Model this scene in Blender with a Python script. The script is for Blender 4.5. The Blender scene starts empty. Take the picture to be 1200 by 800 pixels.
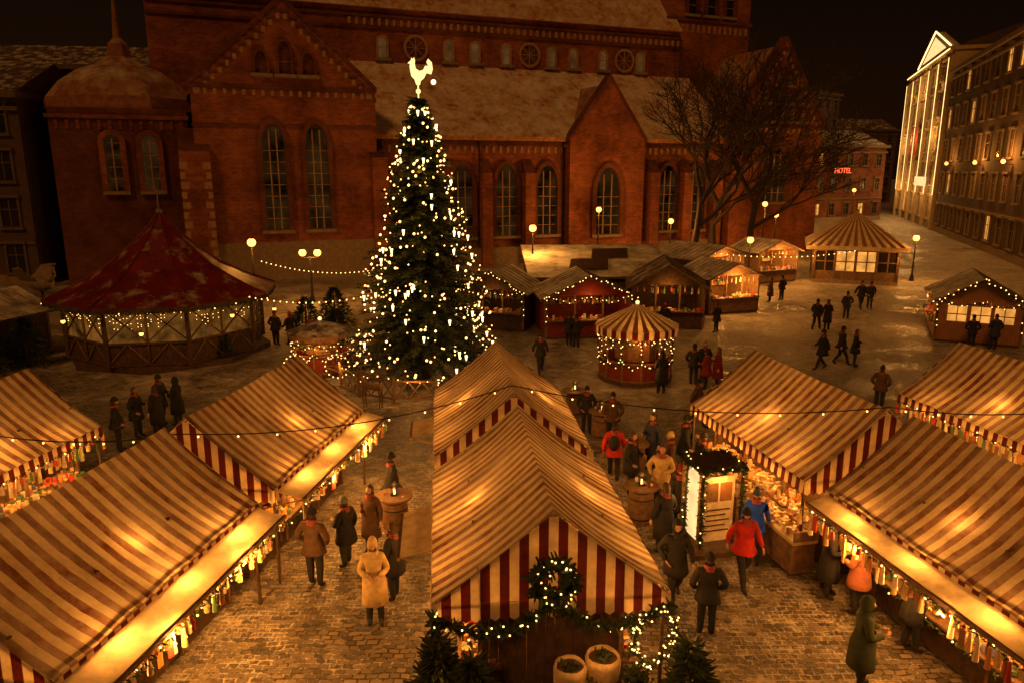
import bpy, bmesh, math, random
from mathutils import Vector, Matrix, Euler
R=random.Random(11)
sc=bpy.context.scene
col=sc.collection
rad=math.radians
# ------------------------------------------------------------------ materials
def nm(name):
    m=bpy.data.materials.new(name); m.use_nodes=True; nt=m.node_tree; nt.nodes.clear()
    o=nt.nodes.new('ShaderNodeOutputMaterial'); return m,nt,o
def N(nt,t,**k):
    n=nt.nodes.new(t)
    for a,b in k.items(): setattr(n,a,b)
    return n
def mathn(nt,op,a,b=None):
    n=N(nt,'ShaderNodeMath',operation=op)
    for i,x in enumerate((a,b)):
        if x is None: continue
        if isinstance(x,(int,float)): n.inputs[i].default_value=x
        else: nt.links.new(x,n.inputs[i])
    return n.outputs[0]
def mixc(nt,f,a,b):
    n=N(nt,'ShaderNodeMix',data_type='RGBA')
    for sock,x in ((n.inputs[0],f),(n.inputs[6],a),(n.inputs[7],b)):
        if isinstance(x,(int,float)): sock.default_value=x
        elif isinstance(x,tuple): sock.default_value=(x[0],x[1],x[2],1)
        else: nt.links.new(x,sock)
    return n.outputs[2]
def noise(nt,vec,scale,detail=4,rough=.55):
    n=N(nt,'ShaderNodeTexNoise'); n.inputs['Scale'].default_value=scale; n.inputs['Detail'].default_value=detail
    n.inputs['Roughness'].default_value=rough
    if vec is not None: nt.links.new(vec,n.inputs['Vector'])
    return n.outputs['Fac']
def ramp(nt,x,lo,hi):
    n=N(nt,'ShaderNodeMapRange'); n.inputs[1].default_value=lo; n.inputs[2].default_value=hi
    nt.links.new(x,n.inputs[0]); return n.outputs[0]
def objvec(nt): return N(nt,'ShaderNodeTexCoord').outputs['Object']
SNOW=(.76,.73,.69)
def snowmask(nt,vec,amount,scale=1.1,soft=.12):
    g=N(nt,'ShaderNodeNewGeometry'); s=N(nt,'ShaderNodeSeparateXYZ'); nt.links.new(g.outputs['Normal'],s.inputs[0])
    up=ramp(nt,s.outputs[2],.45,.75)
    k=noise(nt,vec,scale,9,.72)
    return mathn(nt,'MULTIPLY',up,ramp(nt,k,.68-soft/2-.35*amount,.68+soft/2-.35*amount))
def pm(name,c,rough=.8,var=.3,scale=3,snow=0,metal=0,bump=.2,bscale=None,transl=0,snowscale=1.1,spec=.4,soft=.12):
    m,nt,o=nm(name); v=objvec(nt)
    k=noise(nt,v,scale,6,.6)
    lo=tuple(max(0,x*(1-var)) for x in c); hi=tuple(min(1,x*(1+var)) for x in c)
    cc=mixc(nt,ramp(nt,k,.3,.7),lo,hi)
    if snow>0: cc=mixc(nt,snowmask(nt,v,snow,snowscale,soft),cc,SNOW)
    b=N(nt,'ShaderNodeBsdfPrincipled'); nt.links.new(cc,b.inputs['Base Color'])
    b.inputs['Roughness'].default_value=rough; b.inputs['Metallic'].default_value=metal
    b.inputs['Specular IOR Level'].default_value=spec
    if bump>0:
        bp=N(nt,'ShaderNodeBump'); bp.inputs['Strength'].default_value=bump; bp.inputs['Distance'].default_value=.03
        nt.links.new(noise(nt,v,bscale or scale*5,5),bp.inputs['Height']); nt.links.new(bp.outputs[0],b.inputs['Normal'])
    sh=b.outputs[0]
    if transl>0:
        t=N(nt,'ShaderNodeBsdfTranslucent'); nt.links.new(cc,t.inputs[0])
        mx=N(nt,'ShaderNodeMixShader'); mx.inputs[0].default_value=transl
        nt.links.new(sh,mx.inputs[1]); nt.links.new(t.outputs[0],mx.inputs[2]); sh=mx.outputs[0]
    nt.links.new(sh,o.inputs[0]); return m
def em(name,c,s):
    m,nt,o=nm(name); e=N(nt,'ShaderNodeEmission'); e.inputs[0].default_value=(*c,1); e.inputs[1].default_value=s
    nt.links.new(e.outputs[0],o.inputs[0]); return m
def glow(name,c,s,scale=2,lo=.35,hi=1.0):
    m,nt,o=nm(name); v=objvec(nt); k=ramp(nt,noise(nt,v,scale,3),.3,.7)
    e=N(nt,'ShaderNodeEmission'); e.inputs[0].default_value=(*c,1)
    nt.links.new(mathn(nt,'MULTIPLY',mathn(nt,'ADD',mathn(nt,'MULTIPLY',k,hi-lo),lo),s),e.inputs[1])
    nt.links.new(e.outputs[0],o.inputs[0]); return m
CREAM=(.70,.57,.38); RED=(.10,.022,.014)
def stripes(name,axis,period=.285,duty=.5,transl=.4):
    m,nt,o=nm(name); v=objvec(nt); s=N(nt,'ShaderNodeSeparateXYZ'); nt.links.new(v,s.inputs[0])
    w=noise(nt,v,1.5,2)
    x=mathn(nt,'ADD',mathn(nt,'DIVIDE',s.outputs[axis],period),mathn(nt,'MULTIPLY',w,.25))
    f=mathn(nt,'GREATER_THAN',mathn(nt,'FRACT',x),duty)
    rnd=N(nt,'ShaderNodeObjectInfo').outputs['Random']
    off=N(nt,'ShaderNodeVectorMath',operation='ADD'); nt.links.new(v,off.inputs[0]); cb=N(nt,'ShaderNodeCombineXYZ'); nt.links.new(mathn(nt,'MULTIPLY',rnd,50),cb.inputs[2]); nt.links.new(cb.outputs[0],off.inputs[1]); v2=off.outputs[0]
    k=noise(nt,v2,1.6,9,.78)
    cr=mixc(nt,ramp(nt,k,.36,.68),tuple(a*.5 for a in CREAM),CREAM)
    rd=mixc(nt,ramp(nt,noise(nt,v2,3,9,.78),.38,.72),RED,(.25,.12,.07))
    cc=mixc(nt,f,cr,rd)
    cc=mixc(nt,mathn(nt,'MULTIPLY',snowmask(nt,v2,.45,1.0,.3),.45),cc,(.66,.6,.5))
    b=N(nt,'ShaderNodeBsdfPrincipled'); nt.links.new(cc,b.inputs['Base Color']); b.inputs['Roughness'].default_value=.75
    b.inputs['Specular IOR Level'].default_value=.2
    bp=N(nt,'ShaderNodeBump'); bp.inputs['Strength'].default_value=.5; bp.inputs['Distance'].default_value=.07
    nt.links.new(noise(nt,v2,2.0,5,.6),bp.inputs['Height']); nt.links.new(bp.outputs[0],b.inputs['Normal'])
    t=N(nt,'ShaderNodeBsdfTranslucent'); nt.links.new(cc,t.inputs[0])
    mx=N(nt,'ShaderNodeMixShader'); mx.inputs[0].default_value=transl
    nt.links.new(b.outputs[0],mx.inputs[1]); nt.links.new(t.outputs[0],mx.inputs[2])
    nt.links.new(mx.outputs[0],o.inputs[0]); return m
def brickmat(name,c1,c2,mort,scale=1.0,snow=0):
    m,nt,o=nm(name); v=objvec(nt); s=N(nt,'ShaderNodeSeparateXYZ'); nt.links.new(v,s.inputs[0])
    cb=N(nt,'ShaderNodeCombineXYZ'); nt.links.new(mathn(nt,'ADD',s.outputs[0],s.outputs[1]),cb.inputs[0]); nt.links.new(s.outputs[2],cb.inputs[1])
    bt=N(nt,'ShaderNodeTexBrick'); nt.links.new(cb.outputs[0],bt.inputs[0])
    bt.inputs['Color1'].default_value=(*c1,1); bt.inputs['Color2'].default_value=(*c2,1); bt.inputs['Mortar'].default_value=(*mort,1)
    bt.inputs['Scale'].default_value=scale; bt.inputs['Mortar Size'].default_value=.015; bt.inputs['Brick Width'].default_value=.5; bt.inputs['Row Height'].default_value=.18
    k=noise(nt,v,.22,10,.78); cc=mixc(nt,ramp(nt,k,.36,.66),(.36,.28,.25),(1.25,1.2,1.15))
    mm=N(nt,'ShaderNodeMix',data_type='RGBA',blend_type='MULTIPLY'); mm.inputs[0].default_value=1
    nt.links.new(bt.outputs[0],mm.inputs[6]); nt.links.new(cc,mm.inputs[7]); c=mm.outputs[2]
    b=N(nt,'ShaderNodeBsdfPrincipled'); nt.links.new(c,b.inputs['Base Color']); b.inputs['Roughness'].default_value=.9
    b.inputs['Specular IOR Level'].default_value=.2
    nt.links.new(b.outputs[0],o.inputs[0]); return m
def groundmat():
    m,nt,o=nm('cobbles_snow'); v=objvec(nt)
    nz=N(nt,'ShaderNodeTexNoise'); nz.inputs['Scale'].default_value=1.1; nt.links.new(v,nz.inputs['Vector'])
    vm=N(nt,'ShaderNodeVectorMath',operation='SCALE'); nt.links.new(nz.outputs['Color'],vm.inputs[0]); vm.inputs['Scale'].default_value=.26
    va=N(nt,'ShaderNodeVectorMath',operation='ADD'); nt.links.new(v,va.inputs[0]); nt.links.new(vm.outputs[0],va.inputs[1])
    bt=N(nt,'ShaderNodeTexBrick'); nt.links.new(va.outputs[0],bt.inputs[0]); bt.inputs['Scale'].default_value=1
    bt.inputs['Color1'].default_value=(.07,.058,.045,1); bt.inputs['Color2'].default_value=(.27,.22,.17,1); bt.inputs['Mortar'].default_value=(.010,.008,.007,1)
    bt.inputs['Mortar Size'].default_value=.017; bt.inputs['Mortar Smooth'].default_value=.3; bt.inputs['Brick Width'].default_value=.21; bt.inputs['Row Height'].default_value=.14
    bt.inputs['Bias'].default_value=-.05
    k1=noise(nt,v,.28,9,.7); k2=noise(nt,v,1.9,10,.82); k3=noise(nt,v,13,5,.75)
    s=mathn(nt,'ADD',mathn(nt,'ADD',mathn(nt,'MULTIPLY',k1,.40),mathn(nt,'MULTIPLY',k2,.40)),mathn(nt,'MULTIPLY',k3,.26))
    s=mathn(nt,'ADD',s,mathn(nt,'MULTIPLY',bt.outputs['Fac'],.05))
    sep=N(nt,'ShaderNodeSeparateXYZ'); nt.links.new(v,sep.inputs[0])
    s=mathn(nt,'ADD',s,mathn(nt,'MULTIPLY',ramp(nt,sep.outputs[1],20,32),.035))
    s=mathn(nt,'ADD',s,mathn(nt,'MULTIPLY',ramp(nt,sep.outputs[0],1,6),.012))
    mask=ramp(nt,s,.55,.605)
    kk=ramp(nt,k2,.3,.7)
    snowc=mixc(nt,kk,(.34,.28,.24),(.72,.67,.62))
    cc=mixc(nt,mathn(nt,'MULTIPLY',mask,.9),bt.outputs['Color'],snowc)
    b=N(nt,'ShaderNodeBsdfPrincipled'); nt.links.new(cc,b.inputs['Base Color'])
    rr=N(nt,'ShaderNodeMapRange'); rr.inputs[3].default_value=.3; rr.inputs[4].default_value=.9; nt.links.new(mask,rr.inputs[0]); nt.links.new(rr.outputs[0],b.inputs['Roughness'])
    h=mathn(nt,'ADD',mathn(nt,'MULTIPLY',bt.outputs['Fac'],-1.3),mathn(nt,'ADD',mathn(nt,'MULTIPLY',k2,.9),mathn(nt,'MULTIPLY',mask,.6)))
    bp=N(nt,'ShaderNodeBump'); bp.inputs['Strength'].default_value=1; bp.inputs['Distance'].default_value=.04
    nt.links.new(h,bp.inputs['Height']); nt.links.new(bp.outputs[0],b.inputs['Normal'])
    nt.links.new(b.outputs[0],o.inputs[0]); return m
LC=(1,.38,.06)
M={}
M['stY']=stripes('canvas_stripes_slope',1)
M['cream']=pm('canvas_cream',CREAM,.8,.25,4,transl=.35,bump=.1); M['red']=pm('canvas_red',(.11,.014,.010),.8,.3,4,transl=.3,bump=.1)
M['wood']=pm('wood_dark',(.08,.045,.025),.75,.5,6); M['wood2']=pm('wood_light',(.19,.11,.06),.7,.4,6)
M['woodred']=pm('wood_red',(.2,.025,.018),.6,.3,6)
M['snowroof']=pm('roof_snow',(.12,.09,.08),.9,.3,3,snow=.62,snowscale=.9,soft=.3,bump=.5)
M['roofdark']=pm('roof_dark',(.07,.045,.04),.85,.4,3,snow=.25,soft=.25)
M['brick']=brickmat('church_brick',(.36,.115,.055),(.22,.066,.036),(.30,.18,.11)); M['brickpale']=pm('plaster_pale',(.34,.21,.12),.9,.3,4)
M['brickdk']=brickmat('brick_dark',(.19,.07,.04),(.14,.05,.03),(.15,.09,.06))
M['glass']=pm('dark_glass',(.02,.016,.014),.15,.4,1,bump=0,spec=.5); M['stone']=pm('stone',(.24,.18,.13),.85,.25,3)
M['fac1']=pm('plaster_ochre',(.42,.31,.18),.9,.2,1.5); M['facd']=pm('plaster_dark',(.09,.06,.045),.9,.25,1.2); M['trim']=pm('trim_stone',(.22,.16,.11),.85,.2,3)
M['trimd']=pm('trim_dark',(.12,.085,.06),.85,.2,3)
M['metal']=pm('metal_black',(.025,.022,.02),.45,.3,8,metal=.6); M['needle']=pm('fir_needles',(.03,.048,.014),.65,.6,9,bump=0)
M['bark']=pm('bark',(.04,.027,.02),.9,.3,6); M['redroof']=pm('roof_red',(.15,.010,.007),.6,.45,1.4,snow=.02,soft=.3)
M['bulb']=em('bulb_warm',(1,.52,.145),5.0); M['bulb2']=em('bulb_pale',(1,.62,.24),6); M['globe']=em('lamp_globe',(1,.36,.06),6)
M['litwin']=glow('lit_window',(1,.40,.07),1.3,1.2); M['litwhite']=glow('lit_panel',(1,.62,.24),1.6,2,.6,1)
M['gold']=em('golden_figure',(1,.62,.22),2.0); M['dimwin']=glow('dim_window',(.9,.38,.10),.11,.8); M['glasslit']=glow('lit_glass',(1,.38,.06),.20,1.5,.1,1)
M['churchwin']=glow('church_window_glow',(1,.40,.09),.035,.6,.0,1)
M['strip']=em('light_strip',(1,.62,.22),3.2); M['neon']=em('neon_red',(1,.1,.03),2.4); M['banner']=pm('banner_red',(.5,.02,.02),.7,.1,3)
M['pot']=pm('planter_jute',(.62,.46,.28),.9,.25,12,bump=.5)
M['croof']=pm('church_roof',(.42,.20,.09),.9,.5,2,snow=.52,snowscale=.5,bump=.8,bscale=3,soft=.30)  # floodlight on nave and aisle roofs is put into this brighter colour
M['croofd']=pm('church_roof_tile',(.24,.10,.05),.9,.4,2,snow=.2,snowscale=.6,bump=.6,bscale=3,soft=.4)
GC=[(.5,.05,.04),(.6,.42,.2),(.1,.2,.08),(.6,.5,.36),(.3,.14,.06),(.65,.3,.08),(.12,.12,.3),(.75,.65,.5)]
for i,c in enumerate(GC): M['g%d'%i]=pm('goods_%d'%i,c,.5,.2,8,bump=0)
M['ground']=groundmat()
# ------------------------------------------------------------------ mesh builder
_ico={}
def ico(s):
    if s not in _ico:
        bm=bmesh.new(); bmesh.ops.create_icosphere(bm,subdivisions=s,radius=1); bm.verts.ensure_lookup_table()
        _ico[s]=([v.co.copy() for v in bm.verts],[[v.index for v in f.verts] for f in bm.faces]); bm.free()
    return _ico[s]
class MB:
    def __init__(s,name): s.n=name; s.v=[]; s.f=[]; s.mi=[]; s.sm=[]; s.mats=[]; s.M=Matrix.Identity(4)
    def mat(s,m):
        m=M[m] if isinstance(m,str) else m
        if m not in s.mats: s.mats.append(m)
        return s.mats.index(m)
    def add(s,vs,fs,m,smooth=False):
        b=len(s.v); i=s.mat(m)
        for p in vs: s.v.append(tuple(s.M@Vector(p)))
        for f in fs: s.f.append([b+k for k in f]); s.mi.append(i); s.sm.append(smooth)
    def box(s,c,d,m,rot=(0,0,0)):
        x,y,z=d[0]/2,d[1]/2,d[2]/2
        vs=[Vector(p) for p in ((-x,-y,-z),(x,-y,-z),(x,y,-z),(-x,y,-z),(-x,-y,z),(x,-y,z),(x,y,z),(-x,y,z))]
        e=Euler(rot).to_matrix(); c=Vector(c)
        s.add([e@p+c for p in vs],[(0,3,2,1),(4,5,6,7),(0,1,5,4),(1,2,6,5),(2,3,7,6),(3,0,4,7)],m)
    def b2(s,x0,x1,y0,y1,z0,z1,m): s.box(((x0+x1)/2,(y0+y1)/2,(z0+z1)/2),(abs(x1-x0),abs(y1-y0),abs(z1-z0)),m)
    def beam(s,a,b,w,m): s.cyl(a,b,w,w,m,4)
    def cyl(s,a,b,r0,r1,m,n=8,caps=True,smooth=False):
        a=Vector(a); b=Vector(b); d=b-a
        if d.length<1e-6: return
        q=d.to_track_quat('Z','Y'); vs=[]
        for p,r in ((a,r0),(b,r1)):
            for k in range(n):
                t=2*math.pi*(k+.5)/n; vs.append(p+q@Vector((r*math.cos(t),r*math.sin(t),0)))
        fs=[(k,(k+1)%n,n+(k+1)%n,n+k) for k in range(n)]
        if caps: fs+= [tuple(range(n))[::-1],tuple(range(n,2*n))]
        s.add(vs,fs,m,smooth)
    def sph(s,c,r,m,sub=1,scl=(1,1,1)):
        v,f=ico(sub); c=Vector(c); s.add([Vector((p.x*r*scl[0],p.y*r*scl[1],p.z*r*scl[2]))+c for p in v],f,m,sub>1)
    def poly(s,pts,m): s.add(pts,[tuple(range(len(pts)))],m)
    def prism(s,pts,off,m):
        n=len(pts); off=Vector(off); vs=[Vector(p) for p in pts]+[Vector(p)+off for p in pts]
        s.add(vs,[tuple(range(n)),tuple(range(n,2*n))[::-1]]+[(k,n+k,n+(k+1)%n,(k+1)%n) for k in range(n)],m)
    def loft(s,rings,m,n=14,smooth=True,cap=False,wob=0):
        vs=[]
        for (c,rx,ry) in rings:
            for k in range(n):
                t=2*math.pi*k/n; w=1+wob*math.sin(t*5+c[2]*3); vs.append((c[0]+rx*w*math.cos(t),c[1]+ry*w*math.sin(t),c[2]))
        fs=[]
        for j in range(len(rings)-1):
            for k in range(n): fs.append((j*n+k,j*n+(k+1)%n,(j+1)*n+(k+1)%n,(j+1)*n+k))
        if cap: fs.append(tuple(range((len(rings)-1)*n,len(rings)*n)))
        s.add(vs,fs,m,smooth)
    def garland(s,pts,r=.1,step=.05,bulb=.2,br=.03,m='needle',closed=False):
        P=[Vector(p) for p in pts]
        if closed: P.append(P[0])
        for a,b in zip(P,P[1:]):
            L=(b-a).length; n=max(1,int(L/step))
            for i in range(n):
                p=a.lerp(b,i/n)
                for _ in range(4):
                    d=Vector((R.gauss(0,1),R.gauss(0,1),R.gauss(0,1))).normalized()*r*R.uniform(.7,1.5)
                    u=d.orthogonal().normalized()*.22*r; s.add([p-u,p+u,p+d+u*.4,p+d-u*.4],[(0,1,2,3)],m)
            k=max(1,int(L/bulb))
            if bulb>0:
                for i in range(k):
                    p=a.lerp(b,(i+R.random()*.6)/k); o=Vector((R.uniform(-1,1),R.uniform(-1,.4),R.uniform(-1,1)))*r*.8
                    s.sph(p+o,br,'bulb')
    def string(s,a,b,sag,n,wire=.012,br=.04,bm='bulb'):
        a=Vector(a); b=Vector(b); k=max(8,n)
        pts=[]
        for i in range(k+1):
            t=i/k; p=a.lerp(b,t); p.z-=sag*4*t*(1-t); pts.append(p)
        for p,q in zip(pts,pts[1:]): s.cyl(p,q,wire,wire,'metal',4,False)
        for i in range(n):
            t=(i+.5)/n; p=a.lerp(b,t); p.z-=sag*4*t*(1-t)+.05; s.sph(p,br,bm)
    def obj(s,loc=(0,0,0),rz=0,parent=None):
        me=bpy.data.meshes.new(s.n); me.from_pydata(s.v,[],s.f)
        for m in s.mats: me.materials.append(m)
        me.polygons.foreach_set('material_index',s.mi); me.polygons.foreach_set('use_smooth',s.sm); me.update()
        o=bpy.data.objects.new(s.n,me); col.objects.link(o); o.location=loc; o.rotation_euler=(0,0,rz)
        if parent: o.parent=parent
        return o
def light(name,loc,power,c=LC,r=.08,parent=None):
    l=bpy.data.lights.new(name,'POINT'); l.energy=power; l.color=c; l.shadow_soft_size=r
    o=bpy.data.objects.new(name,l); col.objects.link(o); o.location=loc
    if parent: o.parent=parent
    return o
# ------------------------------------------------------------------ ground
g=MB('cobbled_square_ground'); S=700
g.add([(-S,-S,0),(S,-S,0),(S,S,0),(-S,S,0)],[(0,1,2,3)],'ground'); g.obj()
# ------------------------------------------------------------------ striped stalls
def goods(mb,x0,x1,y0,y1,z,n,sz=.07,pale=False):
    for _ in range(n):
        p=(R.uniform(x0,x1),R.uniform(y0,y1)); k='g%d'%(R.choice((1,3,3,7,7,5,4)) if pale else R.randrange(8)); q=R.random(); a=sz*R.uniform(.6,1.4)
        if q<.4: mb.box((p[0],p[1],z+a/2),(a*1.3,a,a),k,(0,0,R.uniform(0,3)))
        elif q<.7: mb.cyl((p[0],p[1],z),(p[0],p[1],z+a*1.6),a*.5,a*.4,k,7)
        else: mb.sph((p[0],p[1],z+a*.5),a*.55,k)
def market_stall(x,y,hd,L=5.4,hw=1.9,ze=2.25,zr=3.75,flaps=(),hang=(),garl=False,power=34,cp=48,gfront=False,table=0):
    mb=MB('striped_market_stall'); h=L/2; nx,ny=8,36
    fl={f[0]:f[3] for f in flaps if f[2]-f[1]>3}
    ph=R.uniform(0,6)
    for sgn in (-1,1):
        vs=[];fs=[]
        for j in range(ny+1):
            yy=-h+L*j/ny
            for i in range(nx+1):
                t=i/nx; sag=.08*math.sin(math.pi*t)+.06*abs(math.sin(math.pi*(yy+h)/1.8))*math.sin(math.pi*t*.9+.3)+.018*math.sin(yy*5+ph+t*4)*t
                rz_=zr-.04*math.sin(math.pi*(yy+h)/L)
                vs.append((sgn*hw*t,yy,rz_-(rz_-ze)*t-sag))
        for j in range(ny):
            for i in range(nx):
                a=j*(nx+1)+i; fs.append((a,a+1,a+nx+2,a+nx+1))
        mb.add(vs,fs,'stY',True)
        n=int(L/.1425)
        for k in range(n):
            a=-h+L*k/n; b=-h+L*(k+1)/n; X=sgn*(hw+.004); d=.24+.02*R.random()
            mb.poly([(X,a,ze),(X,b,ze),(X+sgn*.02,b,ze-d),(X+sgn*.025,(a+b)/2,ze-d-.05),(X+sgn*.02,a,ze-d)],'red' if k%2 else 'cream')
    for ys in (-1,1):
        Y=ys*(h-.01)
        n=int(2*hw/.15)
        for k in range(n):
            a=-hw+2*hw*k/n; b=-hw+2*hw*(k+1)/n; m='red' if k%2 else 'cream'
            za=zr-(zr-ze)*abs(a)/hw-.06; zb=zr-(zr-ze)*abs(b)/hw-.06
            lo=ze-.02; wv=R.uniform(-.012,.012)
            mb.poly([(a,Y,za),(b,Y,zb),(b,Y+ys*(.01)+wv,lo),(a,Y+ys*(.01)+wv,lo)],m)
            mb.poly([(a,Y+ys*.012,lo),(b,Y+ys*.012,lo),(b,Y+ys*.03+wv,lo-.26),((a+b)/2,Y+ys*.035+wv,lo-.31),(a,Y+ys*.03+wv,lo-.26)],m)
    bw=1.15
    for X in (-bw,bw):
        for Y in (-h+.15,-h/3,h/3,h-.15): mb.b2(X-.035,X+.035,Y-.035,Y+.035,0,ze+.5,'wood2')
    for X in (-hw+.08,hw-.08):
        for Y in (-h+.1,h-.1): mb.b2(X-.025,X+.025,Y-.025,Y+.025,0,ze-.03,'wood')
    for Y in (-h+.1,-h/3,h/3,h-.1):
        mb.beam((-hw+.05,Y,ze-.08),(0,Y,zr-.2),.03,'wood2'); mb.beam((hw-.05,Y,ze-.08),(0,Y,zr-.2),.03,'wood2'); mb.beam((-hw+.05,Y,ze-.09),(hw-.05,Y,ze-.09),.03,'wood2')
    for sgn in (-1,1):
        mb.beam((sgn*(hw-.06),-h+.06,ze-.09),(sgn*(hw-.06),h-.06,ze-.09),.03,'wood2')
        nb=int((L-.3)/.16)
        for k in range(nb): 
            a=-h+.15+(L-.3)*k/nb; mb.b2(sgn*bw-.015,sgn*bw+.015,a+.004,a+(L-.3)/nb-.004,.05,.95,'wood')
        mb.box((sgn*(bw+.0),0,.93),(.68,L-.24,.05),'wood2',(0,sgn*.12,0))
        c0,c1=sorted((sgn*bw-.3,sgn*bw+.3)); goods(mb,c0,c1,-h+.2,h-.2,.97,int(L*50),.085,sgn==table)
        mb.garland([(sgn*(bw+.36),-h+.1,.86),(sgn*(bw+.36),0,.82),(sgn*(bw+.36),h-.1,.86)],.07,.09,.5,.02)
    if table:
        a,b=sorted((table*(bw+.38),table*(bw+.98))); mb.b2(a,b,-h-.15,h*.55,.82,.9,'cream'); mb.b2(a+.02,b-.02,-h-.1,h*.5,.1,.8,'wood2'); goods(mb,a+.05,b-.05,-h-.1,h*.5,.9,190,.09,True)
        for yy in (-h-.15,-h*.3,h*.55): mb.b2(a,b,yy-.015,yy+.015,.9,1.12,'wood2')
    for Y in (-h+.25,h-.25):
        for k in range(15):
            a=-bw+2*bw*k/15; mb.b2(a+.004,a+2*bw/15-.004,Y-.015,Y+.015,.05,2.1,'wood')
    mb.b2(-.35,.35,-h+.5,h-.5,.5,1.3,'wood2'); goods(mb,-.33,.33,-h+.5,h-.5,1.3,int(L*14),.12)
    for (sg,y0,y1,w) in flaps:
        X0=sg*(hw-.02); X1=sg*(hw+w); n=16
        vs=[];fs=[]
        for j in range(n+1):
            yy=y0+(y1-y0)*j/n
            for i in range(5):
                t=i/4; vs.append((X0+(X1-X0)*t,yy,ze-.06-.14*t-.05*math.sin(math.pi*t)*abs(math.sin(j*.8+ph))))
        for j in range(n):
            for i in range(4): a=j*5+i; fs.append((a,a+1,a+6,a+5))
        mb.add(vs,fs,'cream',True); mb.b2(X1-.03,X1+.02,y0,y1,ze-.26,ze-.19,'wood2')
        for yy in (y0+.1,y1-.1): mb.beam((sg*bw,yy,1.6),(X1,yy,ze-.24),.02,'wood2')
    for sg in hang:
        XO=hw+fl.get(sg,0)-.04; z0=ze-.24 if sg in fl else ze-.14
        for k in range(int(L/.09)):
            yy=-h+.15+k*.09; X=sg*XO+R.uniform(-.12,.05); l=R.uniform(.08,.45); m='g%d'%R.choice((0,1,3,3,5,7,7,4,2,1))
            mb.cyl((X,yy,z0),(X,yy,z0-.1),.004,.004,'metal',3); q=R.random()
            if q<.5: mb.cyl((X,yy,z0-.1),(X,yy,z0-.1-l),.025,.05,m,6); mb.sph((X+.04,yy,z0-.1-l*.6),.025,m)
            elif q<.8: mb.box((X,yy,z0-.1-l/2),(.02,.1,l),m,(0,0,R.uniform(-.5,.5)))
            else: mb.sph((X,yy,z0-.14),.05,m)
        mb.garland([(sg*(XO+.08),-h,z0-.06),(sg*(XO+.08),h,z0-.06)],.06,.09,.5,.022)
    if garl:
        Y=-h-.06; pts=[]
        for k in range(33):
            t=k/32; X=-hw+2*hw*t; pts.append((X,Y,ze-.18-.34*abs(math.sin(math.pi*t*2))+ .1*(1 if 12<k<20 else 0)))
        mb.garland(pts,.14,.025,.09,.017)
        c=[(math.cos(a)*.30,Y-.04,ze+.35+math.sin(a)*.28) for a in [i*math.pi/8 for i in range(16)]]
        mb.garland(c,.18,.02,.055,.017,closed=True)
        mb.garland([(hw-.1,Y,ze-.2),(hw+.08,Y,1.75),(hw-.05,Y,1.2),(hw-.35,Y,.95),(hw-.6,Y,1.3),(hw-.5,Y,1.8),(hw-.3,Y,1.9)],.1,.04,.035,.017)
        mb.garland([(-hw+.05,Y,ze-.2),(-hw+.02,Y,1.2)],.14,.03,.2,.017)
    if gfront:
        Y=-h-.06; mb.garland([(-hw+2*hw*k/20,Y,ze-.2-.2*abs(math.sin(math.pi*k/10))) for k in range(21)],.13,.04,.15,.018)
    o=mb.obj((x,y,0),rad(-hd))
    for sg in (-1,1):
        light('stall_lamp',(sg*.98,.1,2.52),power,parent=o,r=.1)
        f=sg in fl
        for Y in (-h*.6,0,h*.6): light('counter_lamp',(sg*(1.9 if f else 1.42),Y,1.82),cp*(1.0 if f else .6),parent=o,r=.05)
        if f:
            for Y in (-h*.4,h*.4): light('awning_edge_lamp',(sg*(hw+fl[sg]+.05),Y,1.85),cp*.75,parent=o,r=.05)
    return o
market_stall(.38,13.1,-5.7,L=5.3,flaps=[(-1,-.8,1.0,.6)],garl=True,cp=105)
market_stall(-.22,19.3,-5.7,L=5.5,flaps=[(-1,-.9,.4,.6)],cp=70)
market_stall(-7.45,11.5,9,L=5.5,flaps=[(1,-2.7,2.7,.6)],hang=(1,),cp=125,gfront=True)
market_stall(-6.45,17.55,9,L=5.5,flaps=[(1,-2.7,2.7,.6)],hang=(1,),cp=110)
market_stall(-13.1,16.1,9,L=5.5,hang=(1,),cp=90)
market_stall(7.6,18.1,-12,L=5.6,cp=115,table=-1)
market_stall(9.05,12.2,-12,L=5.6,flaps=[(-1,-2.7,2.7,.5)],hang=(-1,),cp=85)
market_stall(14.1,19.0,-12,L=5.8,hang=(-1,),cp=70)
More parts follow.
